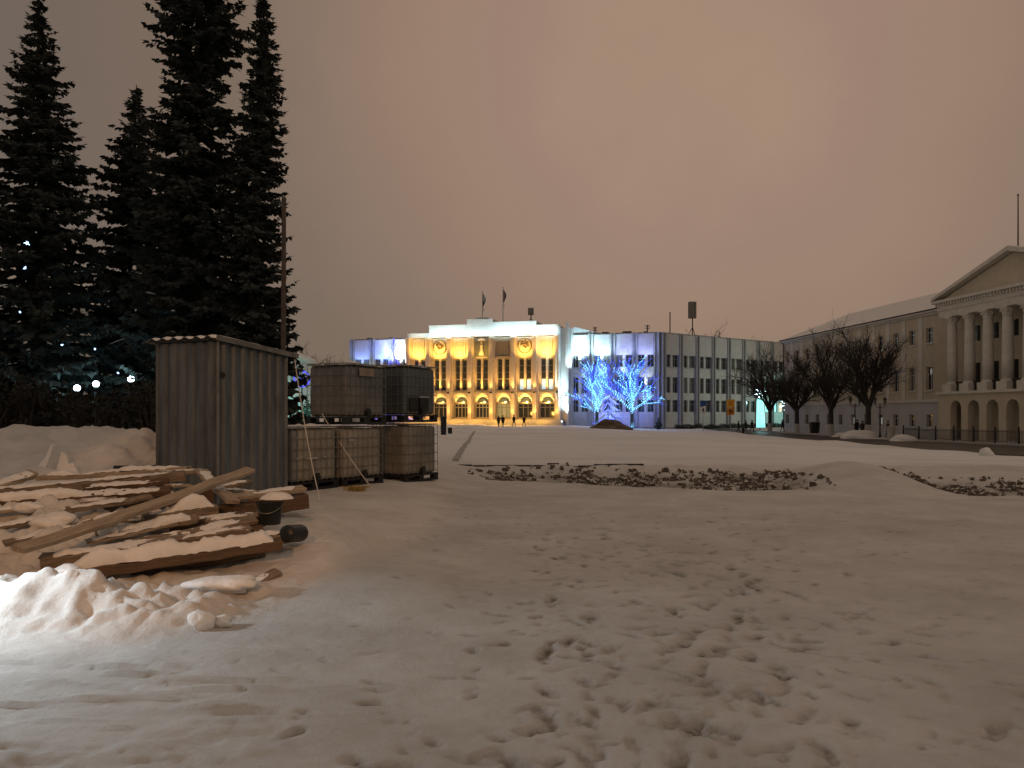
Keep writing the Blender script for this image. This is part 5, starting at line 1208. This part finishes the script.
# globe lamps behind the spruces
def globe_lamp(px, py, Y, e, label):
    p = P(px, py, Y); zb = H(p.x, p.y); t = thing('street_lamp', label, 'street lamp', (p.x, p.y, zb), 0, 'bright white lamps among the spruces'); h = p.z-zb
    MB().tube([(0, 0, -0.2), (0, 0, h-0.25)], [0.08, 0.05], 8).build('post', IRON, t)
    MB().sphere((0, 0, h), 0.004*Y, 14, 8).build('lamp_globe', LED_W, t, smooth=True)
    MB().lathe([(0.05, -0.17), (0.07, -0.12), (0.04, -0.08)], (0, 0, h), 10).build('collar', IRON, t)
    point((p.x+0.0, p.y-0.3, p.z+0.3), e, (0.55, 0.85, 1.0), 0.3)
globe_lamp(77, 388, 25.3, 22, 'left one of the bright white globe lamps among the lowest spruce branches')
globe_lamp(96, 384, 25.6, 26, 'biggest and middle bright white globe lamp among the lowest spruce branches')
globe_lamp(131, 379, 25.0, 22, 'right bright white globe lamp among the lowest spruce branches, near the shed')
globe_lamp(-30, 392, 42, 200, 'globe lamp at the extreme left edge behind the spruces')
mbs = None
def star(px, py, Y, label, s=0.16):
    p = P(px, py, Y); t = thing('star_lantern', label, 'star lantern', p, 0, 'small blue-white lanterns hanging in the leftmost spruce'); mb = MB()
    for k in range(5):
        a = 6.283*k/5+px; s_q = s*0.62*(1 if k % 2 else 0.6); mb.tube([(0, 0, 0), (s_q*math.cos(a), 0, s_q*math.sin(a))], [0.03, 0.006], 5)
    mb.build('light_star', em('star_led', (0.35, 0.6, 1.0), 4.0), t); MB().tube([(0, 0, s*0.8), (0.05, 0.25, s+0.3)], 0.006, 4).build('cord', IRON, t)
star(27, 243, 24.3, 'largest blue-white star lantern, upper one in the leftmost spruce', 0.17); star(25, 268, 24.2, 'middle star lantern in the leftmost spruce', 0.10); star(20, 312, 24.0, 'lowest small star lantern in the leftmost spruce', 0.06)
star(62, 345, 24.0, 'small star lantern right of the leftmost spruce trunk, above the globe lamps', 0.07)

star(95, 349, 25.5, 'single small lantern high between the leftmost and the shorter spruce', 0.06); star(118, 373, 26.5, 'small lantern just left of and above the right globe lamp', 0.07)

# ------------------------------------------------------------------ street furniture
def GP(px, Y, up=0.0): x = (px-512)/F*Y; return Vector((x, Y, H(x, Y)+up))
def lamp_post(px, Y, h, label, twin=True):
    t = thing('lamp_post', label, 'lamp post', GP(px, Y), 0, 'unlit lantern posts along the right-hand pavement')
    MB().lathe([(0.17, -0.2), (0.17, 0.35), (0.10, 0.5), (0.07, 0.9), (0.05, h-0.5)], n=10).build('post', IRON, t)
    mb = MB()
    for s_ in (-1, 1): mb.tube([(0, 0, h-0.75), (s_*0.25, 0, h-0.85), (s_*0.48, 0, h-0.7), (s_*0.5, 0, h-0.5)], 0.03, 6)
    mb.build('bracket', IRON, t)
    for s_ in (-1, 1):
        l_ = MB().lathe([(0.10, -0.5), (0.19, -0.08), (0.19, -0.05)], (s_*0.5, 0, h), 6).build('lantern', mat('lantern_glass', (0.12, 0.12, 0.12), 0.2), t)
        MB().lathe([(0.22, -0.05), (0.10, 0.12), (0.02, 0.22)], (s_*0.5, 0, h), 6).build('lantern_cap', IRON, l_)
lamp_post(855, 85, 4.3, 'dark twin-lantern lamp post left of the nearest street lime')
lamp_post(880, 79, 4.1, 'dark twin-lantern lamp post right of the nearest street lime')
# iron fence before the portico
for k in range(9):
    y0 = 76.5-k*2.9; y1 = y0-2.85; x = 38.0; zb = H(x, y0)
    t = thing('fence_section', f'black iron fence section', 'fence', (x, y0, zb), 0, 'black iron fence along the pavement before the portico')
    t['label'] = ('black iron fence section at its far end, beside the white bin', 'second black iron fence section from the white bin', 'third black iron fence section from the white bin', 'fourth black iron fence section from the white bin', 'fifth black iron fence section, before the first portico arches', 'sixth black iron fence section from the white bin, before the portico', 'seventh black iron fence section, before the nearer portico arches', 'black iron fence section next to the right edge of the view', 'black iron fence section cut by the right edge of the view')[k]
    mb = MB(); L_ = y0-y1
    for z in (0.18, 0.95): mb.box(-0.02, 0.02, -L_, 0, z, z+0.04)
    n = 18
    for i in range(n+1): mb.box(-0.011, 0.011, -L_*i/n-0.011, -L_*i/n+0.011, 0.05, 1.12)
    mb.build('bars', IRON, t)
    mb = MB(); mb.box(-0.05, 0.05, -0.05, 0.05, -0.2, 1.25); mb.sphere((0, 0, 1.3), 0.07, 8, 5); mb.build('post', IRON, t)
def bin_(px, Y, w, h, m, label, lidm=IRON):
    t = thing('bin', label, 'bin', GP(px, Y)); MB().lathe([(w*0.42, -0.1), (w*0.5, h*0.9), (w*0.46, h*0.92)], n=14).build('body', m, t)
    MB().lathe([(w*0.53, h*0.90), (w*0.53, h*0.96), (w*0.2, h+0.04)], n=14).build('lid', lidm, t)
bin_(891, 77, 0.75, 1.15, mat('white_bin', (0.42, 0.40, 0.38), 0.6), 'white bin on the pavement before the columned building', mat('white_bin', (0.5, 0.5, 0.5)))
bin_(814.5, 97, 1.3, 1.25, BLACK, 'wide black bin on the pavement between two street limes')
bin_(443.5, 62, 0.5, 1.35, BLACK, 'slim black litter bin at the left edge of the square beside the tanks')
bin_(450, 66, 0.4, 0.5, BLACK, 'low dark bollard bin just right of the slim black litter bin')
bin_(743, 106, 0.4, 0.85, BLACK, 'small dark bollard at the road edge below the signs')
def sign(px, Y, z, label, plates):
    g = GP(px, Y); t = thing('road_sign', label, 'sign', g); zz = z-g.z
    MB().tube([(0, 0, -0.2), (0, 0, zz+0.6)], 0.045, 8).build('post', mat('sign_post', (0.3, 0.3, 0.3), 0.5, metal=0.5), t)
    for (w, h, dz, m, marks) in plates:
        pl = MB().box(-w/2, w/2, -0.09, -0.06, zz+dz-h/2, zz+dz+h/2).build('sign_plate', m, t, bevel=0.008)
        for mk, mm in marks:
            b = MB(); b.prism([(x, zz+dz+z_) for x, z_ in mk], -0.098, -0.0915, lambda a, d, q: Vector((a, d, q))); b.build('symbol', mm, pl)
SW, SY, SO, SK, SB = mat('sign_white', (0.7, 0.7, 0.7), 0.5, var=0.05), mat('sign_yellow', (0.75, 0.42, 0.05), 0.5, var=0.05), mat('sign_orange', (0.70, 0.28, 0.04), 0.5, var=0.05), mat('sign_black', (0.02, 0.02, 0.02), 0.5), mat('sign_blue', (0.03, 0.08, 0.3), 0.5)
man = [(-0.05, -0.34), (0.02, -0.34), (0.04, -0.1), (0.14, -0.3), (0.2, -0.28), (0.1, 0.0), (0.16, 0.16), (0.08, 0.2), (0.06, 0.32), (-0.06, 0.32), (-0.08, 0.18), (-0.18, 0.05), (-0.14, 0.0), (-0.06, 0.08)]
sign(703, 118, 2.15, 'white road sign with a dark symbol under a blue plate, before the pale office wing', [(0.85, 1.05, 0, SW, [([(x*1.1, z*1.1) for x, z in man], SK)]), (0.8, 0.8, 1.05, SB, [])])
sign(730.5, 112, 2.05, 'yellow and orange road signs stacked on one post before the pale office wing', [(1.15, 1.15, 1.05, SY, [([(0, 0.42), (-0.42, 0), (0, -0.42), (0.42, 0)], SO)]), (1.05, 1.0, -0.1, SO, [([(x*1.2-0.1, z*1.1) for x, z in man], SK), ([(x*0.9+0.22, z*0.9) for x, z in man], mat('sign_red', (0.3, 0.03, 0.02), 0.5))])])
# dark hedge at the foot of the office wing
mb = MB(); rng = random.Random(2); t = thing('hedge', 'low dark clipped hedge along the foot of the pale office wing', 'hedge', (0, 0, 0))
hb_ = [H(*WL_(FB, q, 2.75, 0).xy) for q in range(0, 42)]
def HB(q): i = int(q); return hb_[i]+(hb_[i+1]-hb_[i])*(q-i)
for k in range(9000):
    s_ = rng.uniform(1, 39); o_ = rng.uniform(2.2, 3.3); p = WL_(FB, s_, o_, 0); z = HB(s_)+rng.uniform(0.02, 0.72+0.15*math.sin(s_*2)); d = Vector((rng.gauss(0, 1), rng.gauss(0, 1), rng.gauss(0, 1))).normalized()*0.10; n_ = d.orthogonal().normalized()*0.055
    c = Vector((p.x, p.y, z)); mb.add([c-d, c+n_, c+d, c-n_], [(0, 1, 2, 3)])
mb.build('leaves', NEEDLE, t)
mb = MB()
for k in range(120):
    s_ = 1+38*k/120; p = WL_(FB, s_, 2.75, 0); z = HB(s_); mb.tube([(p.x, p.y, z-0.1), (p.x+rng.gauss(0, 0.1), p.y+rng.gauss(0, 0.2), z+0.6)], 0.02, 4)
mb.build('stems', BARK, t)
# earth mound
bm = bmesh.new(); c = GP(610, 112); bmesh.ops.create_grid(bm, x_segments=48, y_segments=40, size=1)
for v in bm.verts:
    r = math.hypot(v.co.x, v.co.y); h = max(0, 1-r)**0.8*1.65*(1+0.35*(fbm1(v.co.x*3, v.co.y*3, 91, 4)))
    v.co = Vector((v.co.x*3.3, v.co.y*3.0, h-0.12))
me = bpy.data.meshes.new('earth_mound'); bm.to_mesh(me); bm.free(); me.materials.append(EARTH); o = bpy.data.objects.new('earth_mound', me); COL.objects.link(o); o.location = c
tag(o, 'brown mound of frozen earth at the foot of the lit bare trees', 'mound')
# snow heaps by the pavement
for k, (px, Y, a, b, h, lb) in enumerate([(858, 80, 1.9, 1.0, 0.75, 'shovelled snow heap at the foot of the nearest street lime'), (842, 88, 1.2, 0.9, 0.6, 'shovelled snow heap left of the twin-lantern post'), (904, 71, 1.2, 0.8, 0.5, 'low snow heap beside the end of the iron fence'), (985.5, 38.5, 0.35, 0.3, 0.32, 'small white snow lump on the near road edge')]):
    icy('snow_heap', lb, 'snow heap', GP(px, Y, 0.05), a, b, h, 60+k)
# ------------------------------------------------------------------ people
COATS = [mat('black_coat', (0.015, 0.015, 0.017), 0.9), mat('navy_coat', (0.02, 0.022, 0.03), 0.9), mat('brown_coat', (0.04, 0.028, 0.022), 0.9)]
TROU = mat('dark_trousers', (0.015, 0.015, 0.018), 0.9); HATM = mat('dark_wool_hat', (0.02, 0.018, 0.018), 0.95); BOOT = mat('black_boots', (0.01, 0.01, 0.01), 0.7)
def person_mesh(h, stride, arm):
    s_ = h/1.75; J = {}; E = []; Rr = {}
    def j(n, x, y, z, r, par=None, ry=None):
        J[n] = len(J); pts.append((x*s_, y*s_, z*s_)); rad.append((r*s_, (ry or r)*s_))
        if par: E.append((J[par], J[n]))
    pts = []; rad = []
    j('pelvis', 0, 0, 0.95, 0.15, None, 0.12); j('waist', 0, 0, 1.12, 0.15, 'pelvis', 0.12); j('chest', 0, 0.01, 1.32, 0.18, 'waist', 0.13); j('neck', 0, 0, 1.49, 0.06, 'chest'); j('jaw', 0, -0.02, 1.56, 0.075, 'neck', 0.085); j('head', 0, -0.015, 1.66, 0.085, 'jaw', 0.10); j('crown', 0, 0, 1.73, 0.05, 'head')
    j('nose', 0, -0.115, 1.615, 0.014, 'jaw')
    for sd, q in ((-1, 1), (1, -1)):
        n = 'l' if sd < 0 else 'r'; f = stride*q
        j(n+'hip', sd*0.10, 0, 0.88, 0.10, 'pelvis'); j(n+'knee', sd*0.10, -0.22*f-0.02, 0.50, 0.066, n+'hip'); j(n+'ankle', sd*0.10, -0.34*f+(0.10 if f < 0 else 0), 0.09+(0.05*stride if f < 0 else 0), 0.045, n+'knee'); j(n+'toe', sd*0.12, -0.34*f-0.16+(0.10 if f < 0 else 0), 0.04, 0.04, n+'ankle')
        j(n+'shoulder', sd*0.20, 0.01, 1.42, 0.075, 'chest'); j(n+'elbow', sd*0.27, 0.05+0.12*f*arm, 1.13, 0.055, n+'shoulder'); j(n+'wrist', sd*0.23, -0.08+0.22*f*arm, 0.93, 0.04, n+'elbow'); j(n+'hand', sd*0.22, -0.10+0.25*f*arm, 0.84, 0.036, n+'wrist')
    me = bpy.data.meshes.new('body'); me.from_pydata(pts, E, []); o = bpy.data.objects.new('tmp_body', me); COL.objects.link(o)
    sk = o.modifiers.new('skin', 'SKIN'); sk.use_smooth_shade = True
    for i, v in enumerate(me.skin_vertices[0].data): v.radius = rad[i]; v.use_root = (i == 0)
    ss = o.modifiers.new('sub', 'SUBSURF'); ss.levels = 1; ss.render_levels = 1
    dg = bpy.context.evaluated_depsgraph_get(); out = bpy.data.meshes.new_from_object(o.evaluated_get(dg)); bpy.data.objects.remove(o); bpy.data.meshes.remove(me)
    out.name = 'body'; return out
def make_person(px, Y, h, face, stride, arm, coat, label, group=None, hood=False):
    g = GP(px, Y); t = thing('person', label, 'person', g, face, group); s_ = h/1.75
    me = person_mesh(h, stride, arm)
    for m in (SKIN, COATS[coat], TROU, BOOT): me.materials.append(m)
    for p in me.polygons:
        c = p.center; z = c.z/s_; hand = z < 0.90 and z > 0.78 and abs(c.x) > 0.17*s_
        p.material_index = 0 if (z > 1.5 or hand) else (3 if z < 0.16 else (1 if z > 0.86 or (z > 0.8 and abs(c.x) > 0.17*s_) else 2)); p.use_smooth = True
    b = bpy.data.objects.new('body', me); COL.objects.link(b); b.parent = t
    ct = MB(); ct.lathe([(0.215*s_, 0.66*s_), (0.20*s_, 0.95*s_), (0.19*s_, 1.12*s_), (0.225*s_, 1.33*s_), (0.20*s_, 1.43*s_), (0.10*s_, 1.50*s_), (0.085*s_, 1.53*s_)], (0, 0.005, 0), 14, 1, 0.74); ct.build('coat', COATS[coat], t, smooth=True)
    ht = MB(); ht.lathe([(0.108*s_, 1.64*s_), (0.112*s_, 1.69*s_), (0.09*s_, 1.76*s_), (0.03*s_, 1.80*s_)], (0, 0.0, 0), 12, 0.92, 1.08); ht.build('hat', HATM, t, smooth=True)
GPp = 'people walking before the buildings'
for a in [(498.6, 121, 1.72, 0.3, 0.5, 0.6, 1, 'person in a dark coat, left of the pair close together before the gold-lit arches'), (502.8, 120, 1.8, 0.1, 0.4, 0.5, 0, 'person in a dark coat, right of the pair close together before the gold-lit arches'),
          (514, 124, 1.8, 2.6, 0.7, 0.8, 0, 'person in black standing apart between the pair and the lone walker'), (524, 122, 1.76, -0.4, 1.0, 0.8, 0, 'lone walker in black with legs apart, rightmost before the gold-lit arches'),
          (738.5, 112, 1.72, 1.3, 0.6, 0.6, 1, 'person in dark clothes, leftmost of the three under the road signs'), (746, 113, 1.78, 1.6, 0.4, 0.5, 0, 'person in black in the middle of the three right of the road signs'), (752, 111, 1.84, 1.9, 0.7, 0.6, 0, 'person in black, rightmost of the three right of the road signs'),
          (782.5, 116, 1.76, 1.6, 0.5, 0.6, 1, 'person in dark clothes between the two farthest lime trunks, by the star light'),
          (857, 86.5, 1.78, 0.4, 0.5, 0.6, 0, 'person in black beside the twin-lantern post, left of two'), (862.5, 86, 1.72, 0.2, 0.5, 0.6, 2, 'person in a dark brown coat beside the twin-lantern post, right of two'),
          (888, 83, 1.74, 1.5, 0.4, 0.5, 2, 'person in a brown coat near the white bin')]:
    make_person(*a, group=GPp)

# ------------------------------------------------------------------ lamps of the place outside the frame
# cold work lamp on the left, low over the snow
spot((-4.75, 5.75, 1.15), (-3.2, 5.35, 0.10), 205, (0.76, 0.90, 1.0), 84, 0.7, 0.05)
# sodium street lamp behind the photographer's left shoulder
spot((-2.0, -7.0, 6.5), (-3.9, 10.2, 0.5), 2200, (1.0, 0.46, 0.17), 19, 0.3, 0.15)
